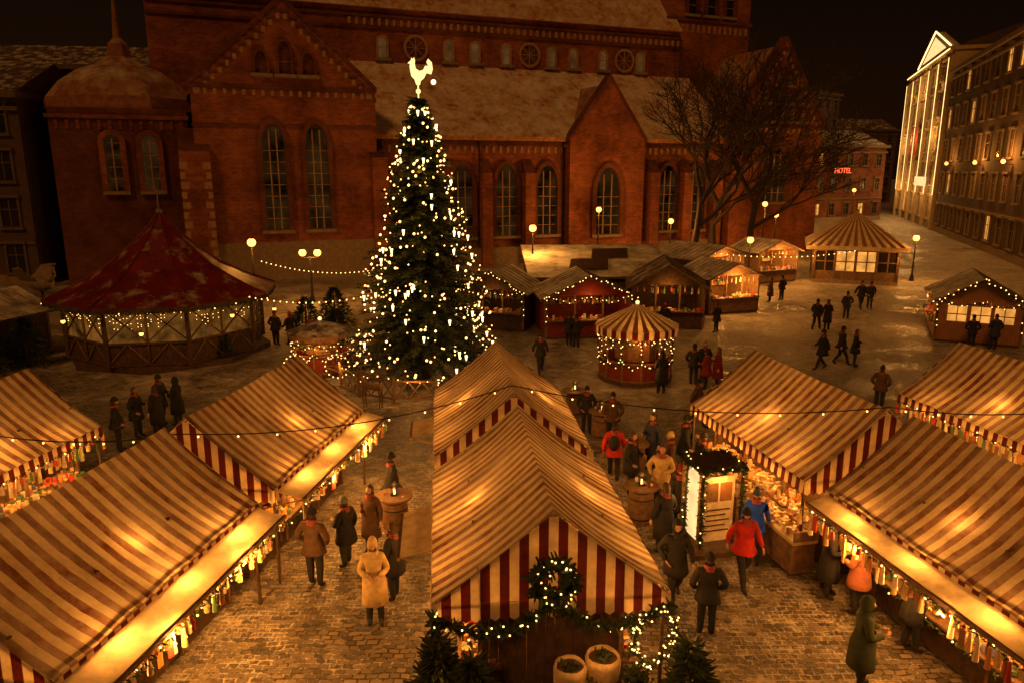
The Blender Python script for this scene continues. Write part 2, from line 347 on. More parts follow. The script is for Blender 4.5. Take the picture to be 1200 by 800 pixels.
# ------------------------------------------------------------------ christmas tree
def fir():
    mb=MB('christmas_tree'); mb.cyl((0,0,0),(0,0,11.6),.24,.03,'bark',10)
    H=11.7
    for b in range(500):
        z=.9+(H-1.0)*(b/500)**1.12; q=1-(z-.9)/(H-.9); rr=3.15*max(q,0.004)**.70*R.uniform(.62,1.14)+.1
        a=b*2.399+R.uniform(-.2,.2); dr=Vector((math.cos(a),math.sin(a),0)); sd=Vector((-dr.y,dr.x,0))
        p0=Vector((0,0,z+.12*rr)); p1=dr*rr+Vector((0,0,z-.14*rr))
        mb.cyl(p0,p1,.028,.006,'bark',4,False)
        n=int(rr/.085)+2
        for i in range(n):
            t=.18+.84*i/n; p=p0.lerp(p1,t); p.z+=-.1*math.sin(math.pi*t)*rr*.6; w=(1-t)*.55+.14
            for sg in (-1,1):
                for _ in range(2):
                    d=(sd*sg*R.uniform(.5,1)+dr*R.uniform(.2,.9)+Vector((0,0,R.uniform(-.7,.3))))*w*R.uniform(.5,.9)
                    u=Vector((R.gauss(0,1),R.gauss(0,1),R.gauss(0,1))).normalized()*.036
                    q0=p+Vector((R.uniform(-.03,.03),R.uniform(-.03,.03),R.uniform(-.04,.04)))
                    mb.add([q0-u,q0+u,q0+d*.6+u*.9,q0+d,q0+d*.6-u*.9],[(0,1,2,3,4)],'needle')
    for b in range(640):
        z=1.0+(H-1.4)*R.random()**1.3; q=1-(z-.9)/(H-.9); rr=3.15*q**.70*R.uniform(.72,1.06)+.08; a=R.uniform(0,6.283)
        p=(rr*math.cos(a),rr*math.sin(a),z-.1*rr)
        if b%8==0: mb.cyl(p,(p[0],p[1],p[2]-.22),.06,.02,'bulb2',6)
        else: mb.sph(p,.032 if b%3 else .055,'bulb')
    mb.cyl((0,0,11.5),(0,0,12.1),.03,.03,'gold',6); mb.sph((0,0,11.85),.1,'gold',2)
    sil=[(-.08,12.1),(.08,12.1),(.12,12.25),(.28,12.36),(.4,12.55),(.62,12.5),(.7,12.7),(.66,12.95),(.5,13.08),(.42,12.95),(.5,12.8),(.36,12.82),(.26,12.66),(.08,12.62),(-.1,12.72),(-.14,12.92),(-.12,13.02),(-.16,13.13),(-.22,13.06),(-.27,13.12),(-.31,13.02),(-.36,12.98),(-.46,12.92),(-.35,12.9),(-.37,12.78),(-.34,12.6),(-.3,12.42),(-.16,12.3)]
    mb.prism([(x*.85,-.05,z) for x,z in sil],(0,.1,0),'gold'); mb.sph((.62,-.05,12.2),.1,'bulb2',2)
    n=14; rf=3.7
    for k in range(n):
        a0=2*math.pi*k/n; a1=2*math.pi*(k+1)/n; A=Vector((rf*math.cos(a0),rf*math.sin(a0),0)); B=Vector((rf*math.cos(a1),rf*math.sin(a1),0)); up=Vector((0,0,1))
        mb.beam(A,A+up*1.0,.07,'wood2')
        for zz in (.15,.85): mb.beam(A+up*zz,B+up*zz,.045,'wood2')
        for i in range(3):
            P=A.lerp(B,i/3); Q=A.lerp(B,(i+1)/3); mb.beam(P+up*.15,Q+up*.85,.028,'wood2'); mb.beam(P+up*.85,Q+up*.15,.028,'wood2')
        mb.garland([A+up*.95,A.lerp(B,.5)+up*.8,B+up*.95],.07,.08,.35,.025)
    o=mb.obj((-3.75,31.2,0))
    for z,r2 in ((1.0,2.9),(2.6,2.2),(4.5,1.7),(6.6,1.2),(8.8,.6)):
        for k in range(3):
            a=-1.57+(k-1)*1.1; light('tree_glow',((r2+1.0)*math.cos(a),(r2+1.0)*math.sin(a),z),30,parent=o,r=.2)
fir()
def deer(x,y,rz):
    mb=MB('wooden_deer_figure'); mb.loft([((0,-.42,.78),.05,.02),((0,-.36,.78),.13,.06),((0,-.34,.78),.14,.08)],'wood2',8,True,True)
    for y0,y1,z0,z1,r0,r1 in ((-.4,.4,.82,.86,.15,.13),(.38,.55,.9,1.25,.09,.06),(.53,.75,1.28,1.22,.075,.035)): mb.cyl((0,y0,z0),(0,y1,z1),r0,r1,'wood2',10,True,True)
    for X in (-.09,.09):
        for Y,k in ((-.34,-.05),(.33,.03)): mb.cyl((X,Y,.8),(X,Y+k,.42),.055,.032,'wood2',6); mb.cyl((X,Y+k,.42),(X,Y,0),.032,.025,'wood2',6)
        mb.cyl((X*.3,.55,1.3),(X*1.8,.5,1.62),.018,.01,'wood2',5); mb.cyl((X*1.1,.52,1.45),(X*2.6,.62,1.55),.013,.008,'wood2',5); mb.cyl((X*.6,.52,1.3),(X*1.2,.47,1.36),.03,.01,'wood2',5)
    mb.garland([(0,.42,.98),(.1,.46,1.02),(0,.5,1.06),(-.1,.46,1.02)],.05,.04,.08,.02,closed=True)
    mb.obj((x,y,0),rz)
deer(-5.3,27.0,1.2); deer(-1.8,27.2,-1.0)
# ------------------------------------------------------------------ pavilion
def pavilion():
    mb=MB('red_roof_pavilion'); n=8; r=4.5
    def pt(k,rr,z,off=.5): a=2*math.pi*(k+off)/n; return Vector((rr*math.cos(a),rr*math.sin(a),z))
    mb.loft([((0,0,0),4.7,4.7),((0,0,.25),4.7,4.7)],'wood',8,False,True)
    prof=[(5.3,3.0),(3.9,3.6),(2.6,4.3),(1.4,5.3),(.5,6.2),(.12,6.7)]
    for (r0,z0),(r1,z1) in zip(prof,prof[1:]):
        for k in range(n): mb.poly([pt(k,r0,z0),pt(k+1,r0,z0),pt(k+1,r1,z1),pt(k,r1,z1)],'redroof')
    for k in range(n):
        for (r0,z0),(r1,z1) in zip(prof,prof[1:]): mb.cyl(pt(k,r0,z0+.02),pt(k,r1,z1+.02),.05,.05,'redroof',5)
        mb.poly([pt(k,5.3,3.0),pt(k+1,5.3,3.0),pt(k+1,5.3,2.78),pt(k,5.3,2.78)],'wood')
        A=pt(k,r,.25); B=pt(k+1,r,.25); up=Vector((0,0,1))
        mb.beam(A,A+up*2.8,.12,'wood')
        mb.beam(A+up*2.6,pt(k,5.2,3.0),.06,'wood')
        for zz in (.08,1.05,2.7): mb.beam(A+up*zz,B+up*zz,.06,'wood')
        m_=A.lerp(B,.5); mb.beam(m_,m_+up*2.7,.06,'wood')
        for P,Q in ((A,m_),(m_,B)):
            mb.beam(P+up*1.1,Q+up*2.65,.04,'wood'); mb.beam(Q+up*1.1,P+up*2.65,.04,'wood')
            mb.beam(P+up*.1,P.lerp(Q,.5)+up*1.05,.035,'wood2'); mb.beam(P.lerp(Q,.5)+up*1.05,Q+up*.1,.035,'wood2')
        A2=A*.97; B2=B*.97; A2.z=B2.z=.25; mb.poly([A2+up*1.05,B2+up*1.05,B2+up*2.7,A2+up*2.7],'glasslit')
        for i in range(14):
            P=A.lerp(B,i/14)*.985; Q=A.lerp(B,(i+.94)/14)*.985; P.z=Q.z=.25; mb.poly([P,Q,Q+up*.95,P+up*.95],'wood')
        for i in range(24):
            P=A.lerp(B,(i+.5)/24)*.98; P.z=.25
            for j in range(R.randrange(1,6)): mb.sph(P+up*(2.6-.2*j-R.uniform(0,.15)),.018,'bulb')
        C=pt(k,5.25,2.85); D=pt(k+1,5.25,2.85); mb.garland([C,C.lerp(D,.5)-up*.12,D],.12,.06,.9,.03)
    mb.cyl((0,0,6.6),(0,0,7.9),.05,.02,'trim',6); mb.sph((0,0,6.85),.16,'trim',2)
    o=mb.obj((-17.0,36.2,0),.2)
    for a_ in (-2.3,-1.6,-.9,-.2): light('eave_light',(4.95*math.cos(a_),4.95*math.sin(a_),2.3),12,parent=o)
    for k in (4,5,6,7):
        a=2*math.pi*(k+1)/8; mb2=MB('eave_lantern'); mb2.sph((0,0,0),.09,'globe',2); mb2.cyl((0,0,.06),(0,0,.16),.08,.02,'metal',6); mb2.obj((5.0*math.cos(a),5.0*math.sin(a),1.9 if k%2 else 2.3),0,o)
pavilion()
# ------------------------------------------------------------------ round carousel kiosk & ornate carriage
def roundkiosk(name,x,y,r,ze,za,roof,power=40,nn=12,wheels=False):
    mb=MB(name); up=Vector((0,0,1))
    mb.loft([((0,0,0),r,r),((0,0,.15),r,r)],'wood',nn,False,True)
    for k in range(nn):
        a=2*math.pi*k/nn; b=2*math.pi*(k+1)/nn; P=Vector((math.cos(a),math.sin(a),0)); Q=Vector((math.cos(b),math.sin(b),0))
        R1=r*1.12; m_=(P+Q)/2
        if roof=='stripe':
            for i in range(4):
                u=P.lerp(Q,i/4)*R1; w=P.lerp(Q,(i+1)/4)*R1
                mm='cream' if i%2 else 'red'
                mb.poly([u+up*ze,w+up*ze,up*za],'cream' if i%2 else 'g4')
                mb.poly([u+up*ze,w+up*ze,w+up*(ze-.28),(u+w)/2+up*(ze-.36),u+up*(ze-.28)],mm)
        else:
            mb.poly([P*R1+up*ze,Q*R1+up*ze,up*za],roof); mb.poly([P*R1+up*ze,Q*R1+up*ze,Q*R1+up*(ze-.2),P*R1+up*(ze-.2)],'wood2')
        mb.beam(P*r*.95+up*.15,P*r*.95+up*(ze-.02),.05,'wood2')
        for zz in (.2,.95): mb.beam(P*r*.95+up*zz,Q*r*.95+up*zz,.04,'wood2')
        for i in range(5):
            u=P.lerp(Q,i/5)*r*.93; w=P.lerp(Q,(i+.92)/5)*r*.93; mb.poly([u+up*.2,w+up*.2,w+up*.93,u+up*.93],'woodred')
        mb.poly([P*r*.55+up*.9,Q*r*.55+up*.9,Q*r*.55+up*(ze-.5),P*r*.55+up*(ze-.5)],'g4' if k%2 else 'wood2')
        mb.garland([P*r*1.0+up*(ze-.35),m_*r+up*(ze-.6),Q*r+up*(ze-.35)],.10,.05,.15,.024)
        mb.garland([P*r*.98+up*1.0,m_*r+up*.75,Q*r*.98+up*1.0],.08,.06,.18,.024)
        mb.garland([P*r*.98+up*.95,P*r*.98+up*(ze-.4)],.08,.07,.18,.024)
    mb.sph((0,0,za+.05),.09,'gold',2)
    if wheels:
        for (wx,wy) in ((.95,-1.15),(-.8,-1.3)):
            pts=[(wx+.52*math.cos(i*math.pi/8),wy,.55+.52*math.sin(i*math.pi/8)) for i in range(16)]
            for i in range(16): mb.cyl(pts[i],pts[(i+1)%16],.04,.04,'wood2',5)
            for i in range(0,16,2): mb.cyl((wx,wy,.55),pts[i],.02,.02,'wood2',4)
            mb.cyl((wx,wy-.08,.55),(wx,wy+.1,.55),.09,.09,'wood2',8)
            for i in range(16): mb.sph((pts[i][0],wy-.05,pts[i][2]),.03,'bulb')
        mb.beam((1.0,-1.2,.5),(2.6,-1.9,.35),.05,'wood2'); mb.beam((.4,-1.3,.5),(2.4,-2.2,.35),.05,'wood2')
    o=mb.obj((x,y,0)); light('kiosk_lamp',(0,-r*.75,ze-.35),power,parent=o,r=.1); light('kiosk_lamp',(r*.7,.3,ze-.35),power*.6,parent=o,r=.1); light('kiosk_lamp',(-r*.7,.3,ze-.35),power*.6,parent=o,r=.1)
    light('kiosk_lamp',(0,-r*1.5,1.2),power*.5,parent=o,r=.15)
roundkiosk('carousel_kiosk',5.35,31.2,1.62,2.35,3.25,'stripe',34)
roundkiosk('ornate_wine_carriage',-8.5,32.2,1.35,1.85,2.35,'roofdark',50,8,True)
# ------------------------------------------------------------------ wooden huts
def hut(name,x,y,hd,w,d,ze,za,roof='snowroof',wall='wood',lit=1.0,side='gable',gar=True,power=75):
    mb=MB(name); hw=w/2; hd2=d/2; ov=.35
    mb.b2(-hw,hw,-hd2,hd2,0,.12,'wood')
    def planks(a,b,z0,z1,m):
        a=Vector(a); b=Vector(b); n=max(2,int((b-a).length/.18)); t=(b-a).normalized(); nrm=Vector((-t.y,t.x,0))*.02
        for k in range(n):
            p=a.lerp(b,k/n); q=a.lerp(b,(k+.95)/n); mb.prism([p+Vector((0,0,z0))-nrm,q+Vector((0,0,z0))-nrm,q+Vector((0,0,z1))-nrm,p+Vector((0,0,z1))-nrm],nrm*2,m)
    openL = side=='gable'
    planks((-hw,hd2,0),(hw,hd2,0),.12,ze,wall)
    planks((hw,-hd2,0),(hw,hd2,0),.12,ze,wall)
    planks((-hw,-hd2,0),(hw,-hd2,0),.12,1.0 if openL else ze,wall)
    planks((-hw,-hd2,0),(-hw,hd2,0),.12,1.0 if side=='eave' else ze,wall)
    for X in (-hw,hw):
        for Y in (-hd2,hd2): mb.b2(X-.06,X+.06,Y-.06,Y+.06,.1,ze+.02,'wood2')
    for Y in (-hd2,hd2): mb.prism([(-hw,Y,ze),(hw,Y,ze),(0,Y,za-.1)],(0,.03 if Y<0 else -.03,0),wall)
    sl=(za-ze)/hw
    for sg in (-1,1):
        e=hw+ov; mb.prism([(0,-hd2-ov,za),(sg*e,-hd2-ov,za-sl*e),(sg*e,-hd2-ov,za-sl*e-.1),(0,-hd2-ov,za-.1)],(0,d+2*ov,0),roof)
        mb.beam((0,-hd2-ov-.03,za-.02),(sg*e,-hd2-ov-.03,za-sl*e-.02),.06,'wood2')
        nr=int((d+2*ov)/.5)
        for k in range(1,nr):
            yy=-hd2-ov+(d+2*ov)*k/nr; mb.beam((0,yy,za+.01),(sg*e,yy,za-sl*e+.01),.022,roof)
        if gar: mb.garland([(0,-hd2-ov-.1,za),(sg*e,-hd2-ov-.1,za-sl*e)],.1,.06,.22,.03)
        if gar: mb.garland([(sg*hw,-hd2-.1,ze-.1),(sg*hw,-hd2-.1,.6)],.08,.08,.35,.026)
    if gar: mb.garland([(-hw,-hd2-.1,ze-.1),(-hw*.5,-hd2-.1,ze-.35),(0,-hd2-.1,ze-.15),(hw*.5,-hd2-.1,ze-.35),(hw,-hd2-.1,ze-.1)],.08,.06,.25,.026)
    if openL:
        mb.b2(-hw+.05,hw-.05,-hd2-.35,-hd2+.2,1.0,1.06,'wood2'); goods(mb,-hw+.1,hw-.1,-hd2-.3,-hd2+.15,1.06,40,.13)
        mb.b2(-hw+.1,hw-.1,hd2-.4,hd2-.1,1.3,1.34,'wood2'); goods(mb,-hw+.1,hw-.1,hd2-.4,hd2-.1,1.34,30,.16); goods(mb,-hw+.1,hw-.1,hd2-.4,hd2-.1,1.8,20,.16); mb.b2(-hw+.1,hw-.1,hd2-.4,hd2-.1,1.76,1.8,'wood2')
        for X in (-hw*.33,hw*.33): mb.b2(X-.04,X+.04,-hd2-.03,-hd2+.03,1.0,ze,'wood2')
        for k in range(10): 
            X=-hw+.3+(w-.6)*k/9; mb.cyl((X,-hd2+.1,ze-.15),(X,-hd2+.1,ze-.15-R.uniform(.2,.4)),.03,.05,'g%d'%R.randrange(8),6)
    else:
        mb.b2(-hw-.35,-hw+.2,-hd2+.05,hd2-.05,1.0,1.06,'wood2'); goods(mb,-hw-.3,-hw+.15,-hd2+.1,hd2-.1,1.06,40,.13)
        for a,b in ((-.75,-.3),(-.2,.25),(.35,.8)): mb.b2(hw*a,hw*b,-hd2-.05,-hd2-.03,1.15,ze-.35,'litwin'); mb.b2(hw*(a+b)/2-.02,hw*(a+b)/2+.02,-hd2-.07,-hd2-.052,1.15,ze-.35,'wood2'); mb.b2(hw*a,hw*b,-hd2-.07,-hd2-.053,1.5,1.55,'wood2')
    o=mb.obj((x,y,0),rad(-hd))
    if lit: light('hut_lamp',(0,-hd2*.4,ze-.3),power*lit,parent=o,r=.1)
    if lit: light('hut_lamp',((-hw-.5) if side=='eave' else 0,(-hd2-.5) if openL else 0,ze-.3),power*.6*lit,parent=o,r=.08)
    return o
hut('red_wooden_hut',3.9,40.6,-6,4.6,3.6,2.35,3.4,'snowroof','woodred',.6)
hut('wooden_hut',-.6,42.6,18,3.6,3.2,2.3,3.3,'snowroof','wood',.4)
hut('plank_roof_hut',9.1,43.6,8,4.0,4.6,2.5,3.7,'roofdark','wood',1.0,gar=False)
hut('wooden_hut',13.3,47.5,-20,3.6,3.4,2.4,3.2,'snowroof','wood2',4.5,gar=False)
hut('wooden_hut',13.8,54.5,-35,5.0,4.0,2.8,3.6,'snowroof','wood2',4.5,gar=False)
hut('wooden_hut',20.5,60.5,-25,4.0,3.2,2.6,3.4,'snowroof','wood2',4.0,gar=False)
hut('garlanded_hut',25.0,39.6,25,3.8,4.8,2.3,3.4,'snowroof','g4',1.6,side='eave')
hut('wooden_hut',-25.2,34.5,15,4.0,3.6,2.3,3.2,'snowroof','wood',.9)
t=MB('snowy_terrace'); t.b2(-4.6,4.6,-3.8,3.8,0,2.3,'wood'); t.prism([(-4.8,-4,2.4),(-4.8,4,3.6),(-4.8,4,3.4),(-4.8,-4,2.25)],(9.6,0,0),'snowroof')
for cx,cy in ((-.9,-1.4),(.9,1.2)):
    for k in range(9):
        yy=cy+k*.28-1.1; t.box((cx+.05*k,yy,2.4+(yy+4)*.15+.1),(2.5,.14,.06),'wood',(.15,0,.12))
t.obj((5.6,49.2,0),.05)
def gazebo():
    mb=MB('glazed_gazebo'); r=3.1
    mb.b2(-r,r,-r,r,0,.3,'stone')
    for a in range(4):
        mb.M=Matrix.Rotation(a*math.pi/2,4,'Z')
        for i in range(5): X=-r+.1+(2*r-.2)*i/4; mb.b2(X-.1,X+.1,-r,-r+.2,.3,3.0,'wood2')
        for i in range(4):
            X0=-r+.2+(2*r-.2)*i/4; X1=X0+(2*r-.6)/4; mb.b2(X0,X1,-r+.06,-r+.12,.3,1.0,'wood2'); mb.b2(X0,X1,-r+.08,-r+.1,1.0,2.6,'glass' if i in (0,3) else 'litwin'); mb.b2(X0,X1,-r+.03,-r+.15,2.55,2.7,'wood2')
            mb.b2((X0+X1)/2-.05,(X0+X1)/2+.05,-r+.04,-r+.14,1.0,2.6,'wood2'); mb.b2(X0,X1,-r+.04,-r+.14,1.7,1.78,'wood2')
        e=r+.6; n=22
        for k in range(n):
            x0=-e+2*e*k/n; x1=-e+2*e*(k+1)/n; mb.poly([(x0,-e,3.0),(x1,-e,3.0),(0,0,5.5)],'cream' if k%2 else 'g4'); mb.poly([(x0,-e,3.0),(x1,-e,3.0),(x1,-e,2.7),(x0,-e,2.7)],'cream')
    mb.M=Matrix.Identity(4); mb.sph((0,0,5.55),.15,'trim',2)
    o=mb.obj((28.0,61.0,0),-.35)
    for p in ((-3.6,-3.6,2.2),(3.6,-3.6,2.2)): light('gazebo_lamp',p,160,parent=o,r=.15)
gazebo()
# ------------------------------------------------------------------ church
def church():
    mb=MB('brick_cathedral')
    def gable(s0,s1,t0,t1,zw,za,roof='croofd',deco=True):
        m=(s0+s1)/2; mb.prism([(s0,t0,0),(s1,t0,0),(s1,t0,zw),(m,t0,za),(s0,t0,zw)],(0,.9,0),'brick')
        mb.b2(s0+.05,s1-.05,t0+.9,t1,0,zw-.4,'brick')
        for sg in (-1,1):
            e=s0-.3 if sg<0 else s1+.3; mb.prism([(m,t0+.9,za-.5),(e,t0+.9,zw-.7),(e,t0+.9,zw-.95),(m,t0+.9,za-.8)],(0,t1-t0-.9,0),roof)
            E=s0-.15 if sg<0 else s1+.15; mb.prism([(m,t0-.15,za+.3),(E,t0-.15,zw+.15),(E,t0-.15,zw-.2),(m,t0-.15,za-.1)],(0,1.2,0),'brickdk')
            if deco:
                A=Vector((m,t0-.1,za-.9)); B=Vector((s0+.3 if sg<0 else s1-.3,t0-.1,zw-.7)); n=int((B-A).length/.75)
                for k in range(n):
                    p=A.lerp(B,(k+.5)/n); mb.b2(p.x-.14,p.x+.14,t0-.03,t0+.1,p.z-.35,p.z+.1,'brickpale'); mb.b2(p.x-.32,p.x+.32,t0-.12,t0+.1,p.z+.15,p.z+.3,'brickdk')
        if deco:
            for zz in (zw-.3,): 
                mb.b2(s0-.1,s1+.1,t0-.15,t0+.1,zz,zz+.22,'brickdk')
                n=int((s1-s0)/.7)
                for k in range(n): X=s0+(s1-s0)*(k+.5)/n; mb.b2(X-.12,X+.12,t0-.06,t0+.1,zz-.5,zz-.05,'brickpale')
            mb.b2(s0-.1,s1+.1,t0-.12,t0+.1,zw-3.2,zw-3.0,'brickdk')
    def arch(s,t,z0,z1,w,m='glass',pointed=True,mull=1,fr=.32,frm='brickdk',dep=.35,bar='brickpale'):
        h=w/2; zs=z1-w*(.85 if pointed else .5)
        def outline(o):
            pts=[(s-h-o,z0-o*.5)]
            pts.append((s-h-o,zs))
            for k in range(1,6):
                a=k/6; 
                if pointed: X=-h-o+(h+o)*(a**1.6); Z=zs+(z1+o-zs)*math.sin(a*math.pi/2)
                else: X=-(h+o)*math.cos(a*math.pi/2); Z=zs+(h+o)*math.sin(a*math.pi/2)
                pts.append((s+X,Z))
            pts.append((s,z1+o))
            return pts+[(2*s-x,z) for x,z in reversed(pts[:-1])]
        I=outline(0); O=outline(fr); n=len(I)
        mb.poly([(x,t-.02,z) for x,z in I],m)
        for k in range(n):
            k2=(k+1)%n; a,b,c,d=I[k],I[k2],O[k2],O[k]
            f=t-dep; mb.add([(a[0],f,a[1]),(b[0],f,b[1]),(c[0],f,c[1]),(d[0],f,d[1]),(a[0],t,a[1]),(b[0],t,b[1]),(c[0],t,c[1]),(d[0],t,d[1])],[(0,1,2,3),(0,4,5,1),(3,2,6,7)],frm)
        for k in range(mull): X=s-h+w*(k+1)/(mull+1); mb.b2(X-.05,X+.05,t-.12,t-.03,z0,z1-.25*w,bar)
        for k in range(1,int((zs-z0)/.9)+1): mb.b2(s-h,s+h,t-.08,t-.035,z0+k*.9-.025,z0+k*.9+.025,bar)
        mb.b2(s-h-.4,s+h+.4,t-.4,t,z0-.3,z0-.05,'stone')
    mb.b2(-3,50,9,25,0,23.4,'brick'); mb.prism([(-3,8.5,23.4),(-3,25.5,23.4),(-3,17,33)],(53,0,0),'croof')
    for zz in (22.6,21.6): mb.b2(-3,50,8.8,9,zz,zz+.25,'brickdk')
    for k in range(52): X=14+k*.7; mb.b2(X-.13,X+.13,8.86,9,21.9,22.5,'brickpale')
    for X in (17,23.5,26.2,29.5,34.5,37,40.5,45): arch(X,9,19.1,20.9,.75,'dimwin',False,0,.2,'brickpale',.2)
    for X in (20.2,32,43):
        for q in range(24):
            a=q*math.pi/12; b=(q+1)*math.pi/12
            mb.add([(X+r*math.cos(t_),8.75,20.1+r*math.sin(t_)) for r in (.95,1.2) for t_ in (a,b)],[(0,1,3,2)],'brickpale')
        mb.poly([(X+.95*math.cos(i*math.pi/12),8.9,20.1+.95*math.sin(i*math.pi/12)) for i in range(24)],'brickdk')
        for i in range(4): a=i*math.pi/4; mb.beam((X+.9*math.cos(a),8.85,20.1+.9*math.sin(a)),(X-.9*math.cos(a),8.85,20.1-.9*math.sin(a)),.05,'brickpale')
    mb.b2(13,51.5,2,9,0,11.8,'brick'); mb.prism([(13,1.5,11.8),(13,9.01,18.7),(13,9.01,18.3),(13,1.5,11.4)],(38.5,0,0),'croof')
    mb.b2(13,51,1.8,2,11.0,11.35,'brickdk')
    for k in range(50): X=15+k*.7; mb.b2(X-.12,X+.12,1.9,2,10.3,10.9,'brickpale')
    for X in (17.5,22.3,26.7,30.9,44.5,48): arch(X,2,2.7,9.2,2.1,'churchwin',True,2,.4)
    mb.b2(13,51.5,1.5,2.1,0,1.6,'stone')
    for X in (15,19.8,24.5,28.8,42.5,46.4,50.2): mb.b2(X-.5,X+.5,.9,2,0,8.5,'brick'); mb.prism([(X-.5,.9,8.5),(X-.5,2,8.5),(X-.5,2,9.8)],(1,0,0),'brickdk')
    gable(32.8,41,.8,9.5,11.6,17.3,deco=False)
    arch(36.9,.8,2.6,9,2.6,'churchwin',True,2,.45)
    gable(0,14.2,0,18,15.3,21.8)
    arch(5.8,0,4.0,12.4,1.75,'churchwin',True,2,.4); arch(9.2,0,4.0,12.4,1.75,'churchwin',True,2,.4)
    mb.b2(0,14.2,-.35,0,0,3.0,'stone')
    for i in range(3): arch(5.3+i*1.8,0,16.2,17.8+.8*(i==1),.9,'brickdk',True,0,.2)
    gable(51,62.6,0,18,13.4,21.8)
    arch(56.3,0,5.5,11.4,3.2,'churchwin',True,3,.5)
    for row,(zz,nn) in enumerate(((13.8,5),(15.6,4),(17.4,2))):
        for i in range(nn): arch(56.8+(i-(nn-1)/2)*1.4,0,zz,zz+1.3,.8,'brickpale',True,0,.12)
    mb.b2(-10,-.4,2,14,0,13.4,'brickdk'); mb.b2(-10.2,-.3,1.8,2,12.6,12.9,'brick')
    for k in range(13): X=-9.5+k*.72; mb.b2(X-.12,X+.12,1.92,2,11.8,12.5,'brick')
    pr=[(6.2,13.4),(5.8,14.4),(4.8,15.6),(3.4,16.6),(1.9,17.2),(1.0,17.8),(.8,18.8),(.35,19.3),(.22,21),(.05,24)]
    for (r0,z0),(r1,z1) in zip(pr,pr[1:]):
        for k in range(8):
            a=(k+.5)*math.pi/4; b=(k+1.5)*math.pi/4; c=Vector((-5.2,8,0))
            mb.poly([c+Vector((r0*math.cos(a),r0*math.sin(a),z0)),c+Vector((r0*math.cos(b),r0*math.sin(b),z0)),c+Vector((r1*math.cos(b),r1*math.sin(b),z1)),c+Vector((r1*math.cos(a),r1*math.sin(a),z1))],'croofd')
    arch(-5.9,2,7.2,11.4,1.1,'churchwin',False,1,.4,'brick'); arch(-3.3,2,7.2,11.4,1.1,'churchwin',False,1,.4,'brick')
    mb.b2(-1.2,1.0,-.9,2,0,10.2,'brick'); mb.prism([(-1.2,-.9,10.2),(-1.2,2,10.2),(-1.2,2,12)],(2.2,0,0),'brickdk')
    for k in range(12): 
        w_=.55 if k%2 else .35; mb.b2(1.0-w_,1.02,-.93,-.5,.6+k*.75,1.1+k*.75,'brickpale'); mb.b2(-1.22,-1.2+w_,-.93,-.5,.6+k*.75,1.1+k*.75,'brickpale')
    mb.b2(13.6,14.9,-.8,2,0,9.8,'brick'); mb.prism([(13.6,-.8,9.8),(13.6,2,9.8),(13.6,2,11.4)],(1.3,0,0),'brickdk')
    mb.b2(49,60,10,21,0,44,'brick')
    for zz in (24.8,29): mb.b2(48.8,60.2,9.8,10,zz,zz+.35,'brickdk')
    for X in (52,54.5,57): arch(X,10,25.6,28.6,1.1,'glass',False,0,.3,'brickdk')
    for k in range(15): X=49.4+k*.72; mb.b2(X-.13,X+.13,9.9,10,23.7,24.5,'brickpale')
    mb.b2(62.6,64.5,3,12,0,7.5,'brickdk'); mb.prism([(62.6,2.6,7.5),(62.6,12.4,7.5),(62.6,7.5,10)],(1.9,0,0),'roofdark')
    for X in (14.95,24.0,32.5,41.3,50.9): mb.cyl((X,1.7,0),(X,1.7,11.4),.08,.08,'metal',6)
    return mb.obj((-24.6,59.5,0),rad(22))
ch=church()
